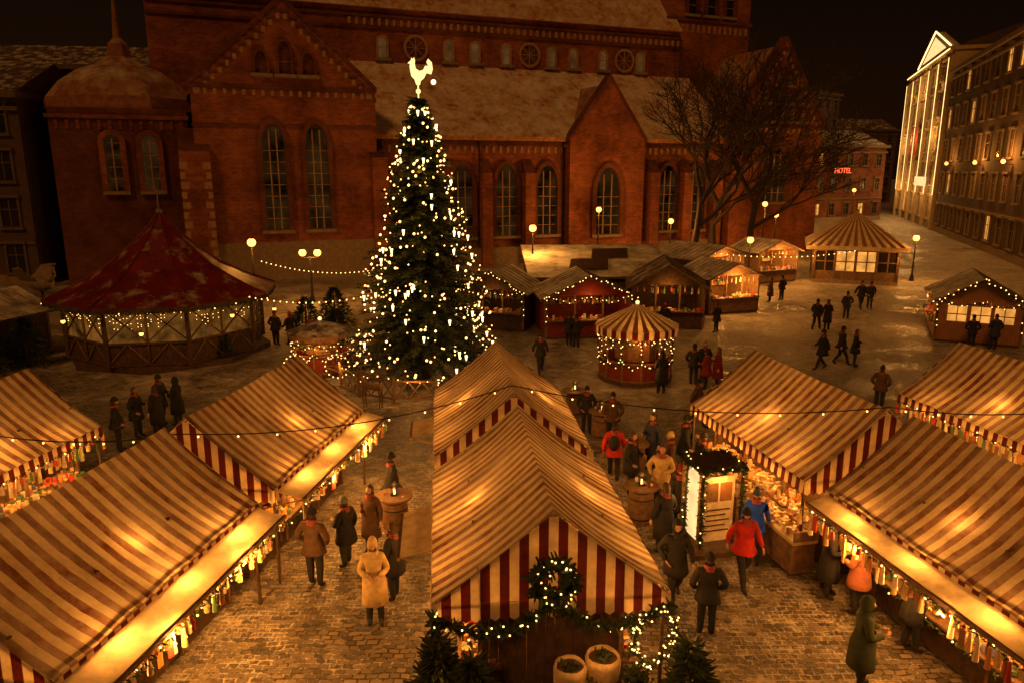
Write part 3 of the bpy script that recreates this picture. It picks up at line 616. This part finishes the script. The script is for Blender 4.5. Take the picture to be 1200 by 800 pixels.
# ------------------------------------------------------------------ town buildings
def facade(name,p0,p1,depth,z,floors,cols,wall='facd',litp=.1,win=(1.3,2.0),roof='roofdark',strips=False,ped=False,dim='glass',seed=1,trim='trimd'):
    RR=random.Random(seed); p0=Vector((*p0,0)); p1=Vector((*p1,0)); L=(p1-p0).length; ang=math.atan2(p1.y-p0.y,p1.x-p0.x)
    mb=MB(name); mb.b2(0,L,0,depth,0,z,wall); fh=z/floors
    mb.b2(-.3,L+.3,-.6,depth,z,z+.5,trim); mb.b2(-.1,L+.1,-.3,0,z-.9,z-.6,trim); mb.b2(0,L,-.15,0,fh-.35,fh-.1,trim); mb.b2(0,L,-.12,0,0,.8,'stone')
    mb.prism([(0,0,z+.5),(0,depth,z+.5),(0,depth/2,z+3.2)],(L,0,0),roof)
    cw=L/cols; ww,wh=win
    for f in range(floors):
        for c in range(cols):
            X=(c+.5)*cw; Z=f*fh+fh*.30; q=RR.random(); m='litwin' if q<litp else dim
            mb.b2(X-ww/2,X+ww/2,-.03,.0,Z,Z+wh,m)
            for a,b in ((X-ww/2-.16,X-ww/2),(X+ww/2,X+ww/2+.16)): mb.b2(a,b,-.16,0,Z-.1,Z+wh+.15,trim)
            mb.b2(X-ww/2-.25,X+ww/2+.25,-.28,0,Z+wh+.15,Z+wh+.38,trim); mb.b2(X-ww/2-.25,X+ww/2+.25,-.25,0,Z-.28,Z-.1,trim)
            mb.b2(X-.04,X+.04,-.08,-.035,Z,Z+wh,trim); mb.b2(X-ww/2,X-.04,-.08,-.035,Z+wh*.62,Z+wh*.62+.07,trim); mb.b2(X+.04,X+ww/2,-.08,-.035,Z+wh*.62,Z+wh*.62+.07,trim)
    if strips:
        for c in range(0,cols+1,2):
            X=min(max(c*cw,.4),L-.4); mb.b2(X-.5,X+.5,-.55,0,0,z-.9,'fac1'); mb.b2(X-.07,X+.07,-.6,-.56,fh,z-1,'strip')
        mb.b2(.3,L-.3,-.66,-.6,z+.1,z+.25,'strip')
        for f in range(2,floors): mb.b2(0,L,-.3,0,f*fh-.1,f*fh+.12,trim)
    if ped:
        mb.prism([(L*.3,-.5,z+.5),(L*1.0,-.5,z+.5),(L*.65,-.5,z+4.6)],(0,1.2,0),'fac1')
        mb.beam((L*.3,-.6,z+.6),(L*.65,-.6,z+4.7),.12,'strip'); mb.beam((L,-.6,z+.6),(L*.65,-.6,z+4.7),.12,'strip')
        mb.prism([(L*.4,-.52,z+.9),(L*.9,-.52,z+.9),(L*.65,-.52,z+3.8)],(0,-.05,0),'litwhite')
    o=mb.obj((p0.x,p0.y,0),ang); return o,L
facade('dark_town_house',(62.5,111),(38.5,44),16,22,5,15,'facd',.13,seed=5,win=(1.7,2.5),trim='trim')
o,L=facade('illuminated_bank_building',(77,151),(63.2,112.5),16,25.5,5,10,'fac1',.3,(2.3,3.3),strips=True,ped=True,seed=2,trim='fac1')
DV=Vector((-13.8,-38.5,0)).normalized(); OUT=Vector((DV.y,-DV.x,0))
def onwall(d,off,z): p=Vector((77,151,0))+DV*d+OUT*off; return (p.x,p.y,z)
WA=math.atan2(-38.5,-13.8)
sg=MB('white_light_sign'); sg.b2(0,10,-.2,0,0,1.4,'litwhite'); sg.obj(onwall(26,.9,6.3),WA)
for dd in (16,21):
    b=MB('red_banner'); b.b2(0,1.4,-.1,0,0,5,'banner'); b.cyl((.7,-.05,5),(.7,.6,5),.05,.05,'metal',6); b.obj(onwall(dd,.9,11),WA)
for dd in (3,12,21,30,38): light('facade_floodlight',onwall(dd,2.0,6.0),480,(1,.50,.13),.3)
for dd in (4,14,24,34): light('facade_floodlight',onwall(dd,2.0,14),560,(1,.50,.13),.3)
for dd in (8,20,32): light('facade_floodlight',onwall(dd,2.0,22),560,(1,.50,.13),.3)
D2=Vector((-24,-67,0)).normalized(); O2=Vector((D2.y,-D2.x,0))
for tt,pw in ((.12,350),(.35,700),(.52,700),(.7,350)):
    p=Vector((62.5,111,0))+D2*71.2*tt+O2*.9; l=MB('wall_lantern'); l.sph((0,0,0),.22,'globe',2); l.cyl((0,0,.2),(0,0,.4),.2,.03,'metal',8); l.beam((0,0,-.2),tuple(-O2*.85+Vector((0,0,-.3))),.04,'metal'); lo=l.obj((p.x,p.y,9.6)); light('lantern_light',(O2.x*.6,O2.y*.6,.8),pw,parent=lo,r=.2)
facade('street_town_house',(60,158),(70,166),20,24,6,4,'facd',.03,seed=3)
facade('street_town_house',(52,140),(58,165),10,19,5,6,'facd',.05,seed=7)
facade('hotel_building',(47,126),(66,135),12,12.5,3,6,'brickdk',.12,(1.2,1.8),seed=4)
hs=MB('hotel_sign'); hs.b2(-.3,4.1,0,.12,-.3,1.15,'metal'); ho=hs.obj((54.4,128.6,8.2),rad(25))
cu=bpy.data.curves.new('hotel_lettering','FONT'); cu.body='HOTEL'; cu.size=1.25; cu.extrude=.04; cu.materials.append(M['neon'])
to=bpy.data.objects.new('hotel_lettering',cu); col.objects.link(to); to.parent=ho; to.location=(0,-.08,.02); to.rotation_euler=(rad(90),0,0)
light('hotel_door_lamp',(57,125.5,3),260,LC,.3)
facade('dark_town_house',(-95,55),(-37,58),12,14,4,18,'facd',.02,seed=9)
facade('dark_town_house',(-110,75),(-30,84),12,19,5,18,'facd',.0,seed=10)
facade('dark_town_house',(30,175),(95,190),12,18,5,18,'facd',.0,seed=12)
# ------------------------------------------------------------------ bare trees
def baretree(x,y,H,seed):
    RR=random.Random(seed); mb=MB('bare_tree')
    def grow(p,d,L,r,dep):
        n=3; q=p
        for i in range(n):
            d2=(d+Vector((RR.gauss(0,.13),RR.gauss(0,.13),RR.gauss(0,.06)+.04))).normalized(); e=q+d2*L/n
            mb.cyl(q,e,max(.018,r*(1-.3*i/n)),max(.016,r*(1-.3*(i+1)/n)),'bark',6 if dep>3 else 3,False,True); q=e; d=d2
            if dep>0 and i>0:
                for _ in range(1 if dep>1 else 2):
                    ax=Vector((RR.gauss(0,1),RR.gauss(0,1),RR.gauss(0,.5))).normalized(); nd=(d*.75+ax*.75).normalized(); nd.z=abs(nd.z)*.8+.05
                    grow(q,nd.normalized(),L*RR.uniform(.55,.75),r*.5,dep-1)
        if dep>0:
            for _ in range(2):
                ax=Vector((RR.gauss(0,1),RR.gauss(0,1),RR.gauss(0,.4))).normalized(); nd=(d*.9+ax*.45).normalized()
                grow(q,nd,L*RR.uniform(.7,.88),r*.62,dep-1)
    grow(Vector((0,0,0)),Vector((0,0,1)),H*.32,.36,5); mb.obj((x,y,0))
baretree(16.2,66,18.5,3); baretree(20.4,64,19,8); baretree(18.5,69,18,21)
def bush(x,y,r,h,name='evergreen_bush'):
    mb=MB(name); mb.cyl((0,0,0),(0,0,h*.8),.08,.03,'bark',6)
    for _ in range(int(1500*r)):
        z=h*R.random(); q=r*(1-z/h)**.7*R.uniform(.2,1); a=R.uniform(0,6.283); p=Vector((q*math.cos(a),q*math.sin(a),z+.05))
        d=(Vector((math.cos(a),math.sin(a),R.uniform(-.3,.7))))*.24*R.uniform(.4,1); u=d.orthogonal().normalized()*.03
        mb.add([p-u,p+u,p+d+u*.3,p+d-u*.3],[(0,1,2,3)],'needle')
    mb.obj((x,y,0))
for a in ((-23.5,31.5,1.5,2.6),(-22.2,33,1.2,2.2),(-11.6,41,1.0,1.8),(-10.2,42,1.2,2.2),(-13.6,34,.5,1.3),(-1.15,10.1,.6,1.7),(-.6,9.9,.5,1.5),(-9.2,38,.9,1.7),(2.9,10.6,.5,1.3)): bush(*a)
s_=MB('white_swan_figure'); s_.loft([((0,0,2.6),.1,.1),((0,0,2.75),.4,.7),((0,0,3.1),.45,.8),((0,0,3.35),.2,.4)],'stone',12,True,True)
for a,b,r0,r1 in (((0,-.6,3.1),(0,-1.0,3.5),.14,.1),((0,-1.0,3.5),(0,-.95,4.0),.1,.08),((0,-.95,4.0),(0,-1.2,4.1),.1,.03)): s_.cyl(a,b,r0,r1,'stone',8,True,True)
for sg_ in (-1,1): s_.prism([(sg_*.3,-.3,3.0),(sg_*.9,.2,3.9),(sg_*.8,.9,3.8),(sg_*.4,1.1,3.2)],(0,.06,.06),'stone')
s_.cyl((0,0,0),(0,0,2.6),.12,.1,'wood',8); s_.obj((-24.6,38.5,0),1.2)
# ------------------------------------------------------------------ street lamps
def lamp(x,y,h,power=260,double=False):
    mb=MB('street_lamp'); mb.loft([((0,0,0),.2,.2),((0,0,.3),.17,.17),((0,0,.5),.09,.09),((0,0,h-.2),.05,.05)],'metal',8)
    heads=[(-.5,0),(.5,0)] if double else [(0,0)]
    if double: mb.beam((-.5,0,h-.25),(.5,0,h-.25),.035,'metal')
    for X,_ in heads:
        mb.cyl((X,0,h-.25),(X,0,h-.1),.04,.12,'metal',8); mb.sph((X,0,h+.06),.25,'globe',2); mb.cyl((X,0,h+.28),(X,0,h+.4),.16,.02,'metal',8)
    o=mb.obj((x,y,0)); light('lamp_light',(0,-.5,h+.05),power,parent=o,r=.2)
lamp(1.4,50.5,4.9,650); lamp(7.9,68.5,5.2,900); lamp(14.4,68,4.2,900); lamp(24.5,73,5.5,900); lamp(17.9,56,3.6,550); lamp(-15.2,43.5,4.6,600); lamp(-13.6,50,3.3,600,True)
lamp(33.5,84,6.4,900); lamp(32.5,60,3.4,550); lamp(26,74,4.4,550); lamp(47,104,6,800); lamp(44,116,5,600); lamp(-6.5,55,3,500)
# ------------------------------------------------------------------ wires across the aisles
sw=MB('overhead_light_string')
pts=[(-12.5,14.5,3.9),(-6.9,14.5,3.5),(-.0,16.0,4.1),(8.1,15.2,3.85),(15,16,4.0)]
for a,b in zip(pts,pts[1:]): sw.string(a,b,.35,9,.014,.022,'bulb')
sw.obj()
sw=MB('overhead_light_string'); sw.string((-13.5,35,3.2),(-4.5,30,4.2),.6,26,.01,.032); sw.string((-15,44,3.6),(-7,45,3.2),.6,30,.01,.035); sw.string((14,52,3.2),(31,60,3.2),.7,34,.01,.04); sw.obj()
# ------------------------------------------------------------------ lit display booth
def booth():
    mb=MB('lit_display_booth'); 
    for X in (-.5,.5):
        for Y in (-.4,.4): mb.b2(X-.05,X+.05,Y-.05,Y+.05,0,2.15,'wood2'); mb.garland([(X,Y-.06,.3),(X,Y-.06,2.15)],.1,.03,.3,.018)
    mb.b2(-.55,.55,-.45,.45,2.15,2.25,'wood'); mb.b2(-.6,.6,-.5,.5,0,.12,'wood')
    mb.b2(-.45,-.41,-.35,.35,.35,2.0,'litwhite'); mb.b2(-.4,.4,-.3,-.27,.35,1.95,'g7'); 
    mb.b2(-.33,-.02,-.315,-.302,1.35,1.8,'wood2'); mb.b2(.03,.33,-.315,-.302,1.35,1.8,'g4')
    for k in range(5): mb.b2(-.3,.3-.1*(k%2),-.315,-.302,.6+k*.13,.63+k*.13,'wood')
    mb.garland([(-.55,-.5,2.2),(.55,-.5,2.2),(.55,.5,2.2),(-.55,.5,2.2)],.12,.03,.25,.018,closed=True)
    o=mb.obj((4.7,16.2,0),.25); light('booth_lamp',(-.75,-.1,1.7),26,parent=o); light('booth_lamp',(0,-.6,1.9),20,parent=o)
booth()
def barrel(x,y,h=1.0,lan=True):
    mb=MB('barrel_table'); mb.loft([((0,0,0),.26,.26),((0,0,.25),.32,.32),((0,0,.5),.34,.34),((0,0,.75),.32,.32),((0,0,h-.05),.27,.27)],'wood2',14,True,True)
    for z in (.12,.35,.65,.85): mb.loft([((0,0,z),.325 if .2<z<.8 else .295,.325 if .2<z<.8 else .295),((0,0,z+.05),.33 if .2<z<.8 else .3,.33 if .2<z<.8 else .3)],'metal',14)
    mb.cyl((0,0,h-.05),(0,0,h),.45,.45,'wood2',16)
    if lan:
        mb.b2(-.08,.08,-.08,.08,h,h+.03,'metal'); mb.cyl((0,0,h+.03),(0,0,h+.15),.025,.02,'bulb',6)
        for X in (-.07,.07):
            for Y in (-.07,.07): mb.beam((X,Y,h),(X,Y,h+.25),.01,'metal')
        mb.cyl((0,0,h+.25),(0,0,h+.36),.12,.02,'metal',4)
    goods(mb,-.25,.25,-.25,.25,h,5,.07)
    o=mb.obj((x,y,0))
    if lan: light('table_lantern',(0,-.05,h+.3),8,parent=o,r=.05)
for p in ((3.6,20.6),(3.0,23.6),(-2.9,17.0),(3.3,17.6),(2.3,26.0)): barrel(*p)
def planter(x,y,z,r,h,green=True):
    mb=MB('jute_planter'); mb.b2(-.24,.24,-.24,.24,-z,-.01,'wood'); mb.loft([((0,0,0),r*.75,r*.75),((0,0,h*.3),r*.95,r*.95),((0,0,h*.8),r,r),((0,0,h),r*.88,r*.88),((0,0,h-.06),r*.8,r*.8)],'pot',16,True,False,.03)
    mb.cyl((0,0,h-.12),(0,0,h-.07),r*.8,r*.8,'wood',14)
    for _ in range(110 if green else 30):
        a=R.uniform(0,6.283); d=Vector((math.cos(a),math.sin(a),R.uniform(-.2,.9)))*(.17 if green else .1); p=Vector((R.uniform(-.1,.1),R.uniform(-.1,.1),h-.06)); u=d.orthogonal().normalized()*.018; mb.add([p-u,p+u,p+d+u,p+d-u],[(0,1,2,3)],'needle')
    mb.obj((x,y,z))
planter(.85,9.55,1.2,.25,.55,False); planter(1.35,9.7,1.3,.27,.5,False); planter(1.15,9.25,1.0,.24,.5); planter(1.85,9.6,1.05,.22,.45)
light('gable_lamp',(1.3,9.3,2.3),16)
light('gable_lamp',(2.1,10.0,1.6),8)
# ------------------------------------------------------------------ people
PM=[pm('coat_default',(.03,.028,.03),.9,.3,6),pm('trousers',(.025,.025,.03),.9,.3,8),pm('boots',(.02,.015,.012),.6,.2,8),pm('skin',(.5,.3,.22),.6,.1,8,bump=0),pm('hat_default',(.04,.03,.03),.95,.2,20),pm('hair',(.06,.035,.02),.7,.3,20),pm('scarf',(.25,.06,.05),.95,.3,20),pm('eye_dark',(.02,.015,.015),.3,.1,5,bump=0)]
def skinbody(V,E,Rd):
    me=bpy.data.meshes.new('t'); me.from_pydata(V,E,[]); o=bpy.data.objects.new('t',me); col.objects.link(o)
    mod=o.modifiers.new('s','SKIN'); mod.use_smooth_shade=True
    for i,r in enumerate(Rd):
        d=me.skin_vertices[0].data[i]; d.radius=r; d.use_root=(i==0)
    ss=o.modifiers.new('u','SUBSURF'); ss.levels=1; ss.render_levels=1
    dg=bpy.context.evaluated_depsgraph_get(); dg.update(); e=o.evaluated_get(dg); m2=bpy.data.meshes.new_from_object(e)
    vs=[v.co.copy() for v in m2.vertices]; fs=[list(p.vertices) for p in m2.polygons]
    bpy.data.objects.remove(o); bpy.data.meshes.remove(me); bpy.data.meshes.remove(m2); return vs,fs
ARMS={'down':((.27,.03,1.14),(.29,-.05,.90)),'front':((.27,-.02,1.13),(.11,-.27,1.14)),'swingf':((.27,-.06,1.15),(.27,-.25,.98)),'swingb':((.27,.12,1.16),(.29,.14,.93)),'pocket':((.32,.05,1.15),(.22,-.11,.97)),'reach':((.26,-.18,1.2),(.16,-.44,1.17)),'up':((.26,-.12,1.17),(.1,-.24,1.42))}
def template(legs,armL,armR,coat,head,fem=False,lean=0,pack=False):
    mb=MB('person'); mb.mats=PM[:]
    sw_=.165 if fem else .185
    V=[(0,0,.93),(0,-.01-lean*.3,1.1),(0,-lean*.7,1.3),(0,.01-lean,1.45),(0,-.01-lean*1.1,1.55)]; Rd=[(.15,.14),(.15,.135),(.17,.145),(.09,.085),(.058,.058)]; E=[(0,1),(1,2),(2,3),(3,4)]
    wr=[]
    for sx,an in ((-1,armL),(1,armR)):
        el,w_=ARMS[an]; b=len(V); V+=[(sx*sw_,-lean*.85,1.40),(sx*(el[0]-(.02 if fem else 0)),el[1]-lean*.7,el[2]),(sx*w_[0],w_[1]-lean*.6,w_[2])]
        Rd+=[(.092,.09),(.072,.07),(.05,.048)]; E+=[(2,b),(b,b+1),(b+1,b+2)]; wr.append((Vector(V[b+1]),Vector(V[b+2]),sx))
    for sx in (-1,1):
        kn,an_,az=legs[0 if sx<0 else 1]; b=len(V)
        V+=[(sx*.095,0,.85),(sx*.1,kn-.02,.48),(sx*.105,an_,az),(sx*.115,an_-.17,max(.035,az-.055-(.06 if az>.1 else 0)))]
        Rd+=[(.105,.105),(.077,.08),(.056,.06),(.038,.035)]; E+=[(0,b),(b,b+1),(b+1,b+2),(b+2,b+3)]
    vs,fs=skinbody(V,E,Rd)
    groups={0:[],1:[],2:[]}
    for f in fs:
        c=sum((vs[i] for i in f),Vector())/len(f)
        k=0
        if c.z<.92 and abs(c.x)<.21: k=1
        foot=min((c-Vector((sx*.11,legs[0 if sx<0 else 1][1]-.08,legs[0 if sx<0 else 1][2]-.03))).length for sx in (-1,1))
        if k==1 and foot<.17: k=2
        groups[k].append(f)
    for k,ff in groups.items(): mb.add(vs,ff,PM[k],True)
    hem={'short':.80,'long':.45,'mid':.66}[coat]
    st=abs(legs[0][0]-legs[1][0])*.5
    mb.loft([((0,-.02-lean*.3,1.14),.18,.15),((0,-.01,1.0),.205,.175),((0,0,.9),.22,.195),((0,0,(hem+.9)/2),.235,.21+st*.4),((0,0,hem),.25,.22+st*.7),((0,0,hem-.01),.235,.2+st*.7)],PM[0],18,True,False,.03)
    mb.loft([((0,.0-lean,1.43),.12,.115),((0,0-lean,1.50),.092,.095),((0,0-lean,1.55),.095,.1)],PM[6 if head!='hood' else 0],12)
    for el,w_,sx in wr:
        d=(w_-el).normalized(); side=Vector((sx,0,0)); side=(side-d*side.dot(d)).normalized(); up=d.cross(side).normalized()
        p=w_+d*.05
        v_,f_=ico(2); mb.add([p+d*(a.z*.052)+side*(a.x*.018)+up*(a.y*.04) for a in v_],f_,PM[3],True)
        for j,(o_,ln) in enumerate(((-.03,.065),(-.01,.078),(.011,.074),(.031,.058))):
            a=p+up*o_+d*.038; b=a+d*ln*.55-side*.008; c=b+d*ln*.4-side*.025
            mb.cyl(a,b,.0095,.009,PM[3],5,True,True); mb.cyl(b,c,.009,.007,PM[3],5,True,True)
        a=p-up*.035+d*.0; b=a-up*.022+d*.03; mb.cyl(a,b,.012,.01,PM[3],5,True,True); mb.cyl(b,b+d*.028-side*.008,.01,.008,PM[3],5,True,True)
    hc=Vector((0,-.02-lean*1.15,1.655)); n,m_=16,12; vs=[];fs=[]
    for j in range(m_+1):
        ph=math.pi*j/m_
        for i in range(n):
            th=2*math.pi*i/n; x=math.sin(ph)*math.cos(th); y=math.sin(ph)*math.sin(th); z=math.cos(ph)
            px,py,pz=x*.074,y*.094,z*.115
            if z<-.2: px*=1+.35*(z+.2); py=py*(1+.2*(z+.2))-.01*(-z-.2)
            if y<-.8 and abs(x)<.3 and -.35<z<.15: py-=.022*(1 if z<0 else .5)
            vs.append(hc+Vector((px,py,pz)))
    for j in range(m_):
        for i in range(n): fs.append((j*n+i,(j+1)*n+i,(j+1)*n+(i+1)%n,j*n+(i+1)%n))
    mb.add(vs,fs,PM[3],True)
    for sx in (-1,1): mb.sph(hc+Vector((sx*.028,-.085,.008)),.009,PM[7]); mb.sph(hc+Vector((sx*.074,.005,-.01)),.022,PM[3],1,(.4,.8,1.2))
    mb.box(hc+Vector((0,-.088,-.05)),(.04,.008,.008),PM[6])
    def cap(r,z0,mat,back=0,thick=1.0,front=-2):
        vs=[];fs=[];n=16;m_=7
        for j in range(m_+1):
            ph=(math.acos(z0))*j/m_
            for i in range(n):
                th=2*math.pi*i/n; vs.append(hc+Vector((math.sin(ph)*math.cos(th)*.074*r,math.sin(ph)*math.sin(th)*.094*r+back,math.cos(ph)*.115*r*thick)))
        for j in range(m_):
            for i in range(n):
                c=(vs[j*n+i]+vs[(j+1)*n+(i+1)%n])/2-hc
                if c.y<front and c.z<.05: continue
                fs.append((j*n+i,(j+1)*n+i,(j+1)*n+(i+1)%n,j*n+(i+1)%n))
        mb.add(vs,fs,mat,True)
    cap(1.07,-.75,PM[5],.008,1,-.03)
    if head=='beanie': cap(1.16,.1,PM[4],.004,1.12); mb.loft([(hc+Vector((0,.004,.0)),.092,.113),(hc+Vector((0,.004,.045)),.09,.111)],PM[4],16)
    if head=='pompom': cap(1.16,.1,PM[4],.004,1.12); mb.sph(hc+Vector((0,0,.165)),.04,PM[4],2); mb.loft([(hc+Vector((0,.004,.0)),.092,.113),(hc+Vector((0,.004,.045)),.09,.111)],PM[4],16)
    if head=='hood': cap(1.32,-.9,PM[0],.02,1.12,-.05)
    if head=='long': mb.loft([(hc+Vector((0,.03,.05)),.08,.085),(hc+Vector((0,.045,-.05)),.085,.07),(hc+Vector((0,.06,-.17)),.09,.05),(hc+Vector((0,.065,-.26)),.07,.03)],PM[5],12,True,True)
    if pack: mb.sph((0,.2,1.22),.2,PM[4],2,(.8,.55,1.2)); mb.beam((-.1,.1,1.42),(-.1,-.12,1.3),.02,PM[4]); mb.beam((.1,.1,1.42),(.1,-.12,1.3),.02,PM[4])
    me=bpy.data.meshes.new('person_body'); me.from_pydata(mb.v,[],mb.f)
    for x in PM: me.materials.append(x)
    me.polygons.foreach_set('material_index',mb.mi); me.polygons.foreach_set('use_smooth',mb.sm); me.update(); return me
ST=((0.0,.02,.08),(0.0,-.03,.08)); WK=((-.17,-.3,.085),(.02,.28,.15)); WK2=((.0,.24,.13),(-.14,-.26,.085)); ST2=((-.03,-.05,.08),(.0,.04,.08))
T={'man_beanie':template(ST,'pocket','pocket','short','beanie'),'man_down':template(ST2,'down','front','mid','beanie'),'walk':template(WK,'swingb','swingf','short','beanie'),
 'walkw':template(WK2,'swingf','swingb','mid','pompom',True),'hood':template(ST,'front','front','long','hood',True),'hoodwalk':template(WK,'pocket','swingf','mid','hood'),
 'reach':template(ST2,'reach','front','mid','beanie',False,.08),'woman':template(ST,'front','down','long','long',True),'phone':template(ST2,'up','front','mid','long',True),'pack':template(WK2,'swingf','swingb','short','beanie',False,.03,True),'bare':template(ST,'pocket','front','mid','none')}
CM={}
def cmat(c):
    c=tuple(c)
    if c not in CM: CM[c]=pm('coat_%d'%len(CM),c,.85,.3,7,bump=.3,bscale=14)
    return CM[c]
def person(t,x,y,face,coat,hat=None,tr=None,s=1.0):
    """face: compass degrees the person looks to, 0 = +Y, 90 = +X"""
    o=bpy.data.objects.new('person',T[t]); col.objects.link(o); o.location=(x,y,0); o.rotation_euler=(0,0,math.pi-rad(face)); o.scale=(s*R.uniform(1.0,1.1),s*R.uniform(1.0,1.1),s)
    for i,c in ((0,coat),(4,hat),(1,tr)):
        if c: o.material_slots[i].link='OBJECT'; o.material_slots[i].material=cmat(c)
BK=(.02,.019,.022); BR=(.09,.05,.03); RD=(.45,.02,.02); BL=(.01,.07,.8); BG=(.55,.40,.20); NV=(.03,.04,.09); GR=(.05,.06,.035); PK=(.55,.2,.13); WN=(.2,.02,.03); GY=(.14,.14,.14)
P=[('man_beanie',-12.57,22.4,60,BK,BK),('bare',-12.6,23.7,90,BK),('woman',-12.0,23.9,-70,BK),('man_down',-12.4,25.0,100,NV,BK),('hood',-11.8,25.0,-80,BK),('man_beanie',-12.1,37.1,20,BK,BR),('walk',-11.3,37.0,-60,BK,RD),
('man_beanie',-4.25,14.5,15,BR,BK),('man_down',-3.75,15.35,-60,BK,GY,GR),('woman',-3.3,16.0,200,BR),('walk',-3.1,17.8,60,BK,BK),('hood',-2.72,13.2,170,BG),('phone',-2.45,14.0,-60,BK),
('man_beanie',2.54,24.1,170,BK,BK),('pack',2.95,20.2,10,RD,BK),('bare',3.95,18.3,200,BG),('man_down',4.4,19.4,-90,BR,BG),('woman',3.55,15.9,-20,BK),('hoodwalk',3.4,14.0,180,BK),('man_beanie',3.75,12.75,5,BK,BK),
('walk',5.0,14.6,170,RD,BK,BK),('walkw',5.6,15.75,200,BL,NV),('hood',6.65,14.1,110,BK),('phone',7.0,13.5,-30,PK),('reach',7.45,12.3,80,BK,BK),('hood',6.05,11.3,100,GR),
('walk',6.5,24.9,120,BR,BK),('man_beanie',7.6,30.0,30,BK,BK),('man_down',7.95,29.3,-50,WN,BK),('woman',8.5,29.6,-90,WN),('bare',8.2,30.6,180,BK),('walk',1.26,32,170,BK,BK),('man_beanie',3.24,36.6,0,BK,BK),('bare',2.9,37.0,30,BK),
('walk',17.1,40.9,40,BK,BK),('woman',17.7,40.9,40,BK),('walkw',14,32.5,-90,BK,BK),('walk',15.2,33.3,90,BK,BK),('bare',15.7,33.0,110,BK),('walk',22.6,47.5,180,BK,BK),('man_beanie',23.2,47.5,180,BK,BK),('man_beanie',20.2,44.1,0,BK,BK),
('man_beanie',23.1,36.4,20,BK,BK),('bare',24.1,36.2,0,NV),('woman',26,36.0,-20,BR),('bare',26.6,36.4,-20,BK),('walk',35.2,91.8,20,BK,BK),('walk',36.4,91.5,20,BK,BK),('hood',6.0,28.7,0,BK),('man_beanie',13.8,26.7,40,BR,BK),('reach',5.2,19.4,80,BK,BK),
('bare',3.3,19.2,120,BK),('woman',4.2,20.9,-120,NV),('man_beanie',3.3,23.2,-160,BR,BK),('walkw',4.1,16.9,170,BK,WN),('man_down',5.1,20.6,90,BK,BK),('phone',-10.0,36.0,-40,BR),('man_beanie',18.6,50.6,-30,BK,BK),('woman',17.6,50.0,-60,BR),('bare',11.3,40.2,-40,BK),('man_down',8.4,40.1,0,BK,RD)]
for p in P:
    q=list(p)+[None]*(7-len(p)); person(q[0],q[1],q[2],q[3],q[4],q[5],q[6],R.uniform(.95,1.04))
# ------------------------------------------------------------------ world, sun, camera
SUN_EL=42; SUN_AZ=-22
w=bpy.data.worlds.new('World'); sc.world=w; w.use_nodes=True; nt=w.node_tree; nt.nodes.clear()
sk=nt.nodes.new('ShaderNodeTexSky'); sk.sky_type='NISHITA'; sk.sun_disc=False; sk.sun_elevation=rad(SUN_EL); sk.sun_rotation=rad(180+SUN_AZ)
mx=nt.nodes.new('ShaderNodeMix'); mx.data_type='RGBA'; mx.blend_type='MULTIPLY'; mx.inputs[0].default_value=1; nt.links.new(sk.outputs[0],mx.inputs[6]); mx.inputs[7].default_value=(1,.27,.065,1)
bg=nt.nodes.new('ShaderNodeBackground'); bg.inputs[1].default_value=.0020; nt.links.new(mx.outputs[2],bg.inputs[0]); ow=nt.nodes.new('ShaderNodeOutputWorld'); nt.links.new(bg.outputs[0],ow.inputs[0])
sl=bpy.data.lights.new('night_glow_sun','SUN'); sl.energy=.64; sl.color=(1,.37,.07); sl.angle=rad(12); so=bpy.data.objects.new('night_glow_sun',sl); col.objects.link(so); so.rotation_euler=(rad(90-SUN_EL),0,rad(SUN_AZ)); so.location=(0,-20,30)
cd=bpy.data.cameras.new('camera'); cd.lens=26.1; cd.sensor_width=36; cd.clip_end=1500; co=bpy.data.objects.new('camera',cd); col.objects.link(co); co.location=(0,0,8.8); co.rotation_euler=(rad(77),0,0); sc.camera=co
sc.view_settings.view_transform='Standard'; sc.view_settings.look='None'; sc.view_settings.exposure=0
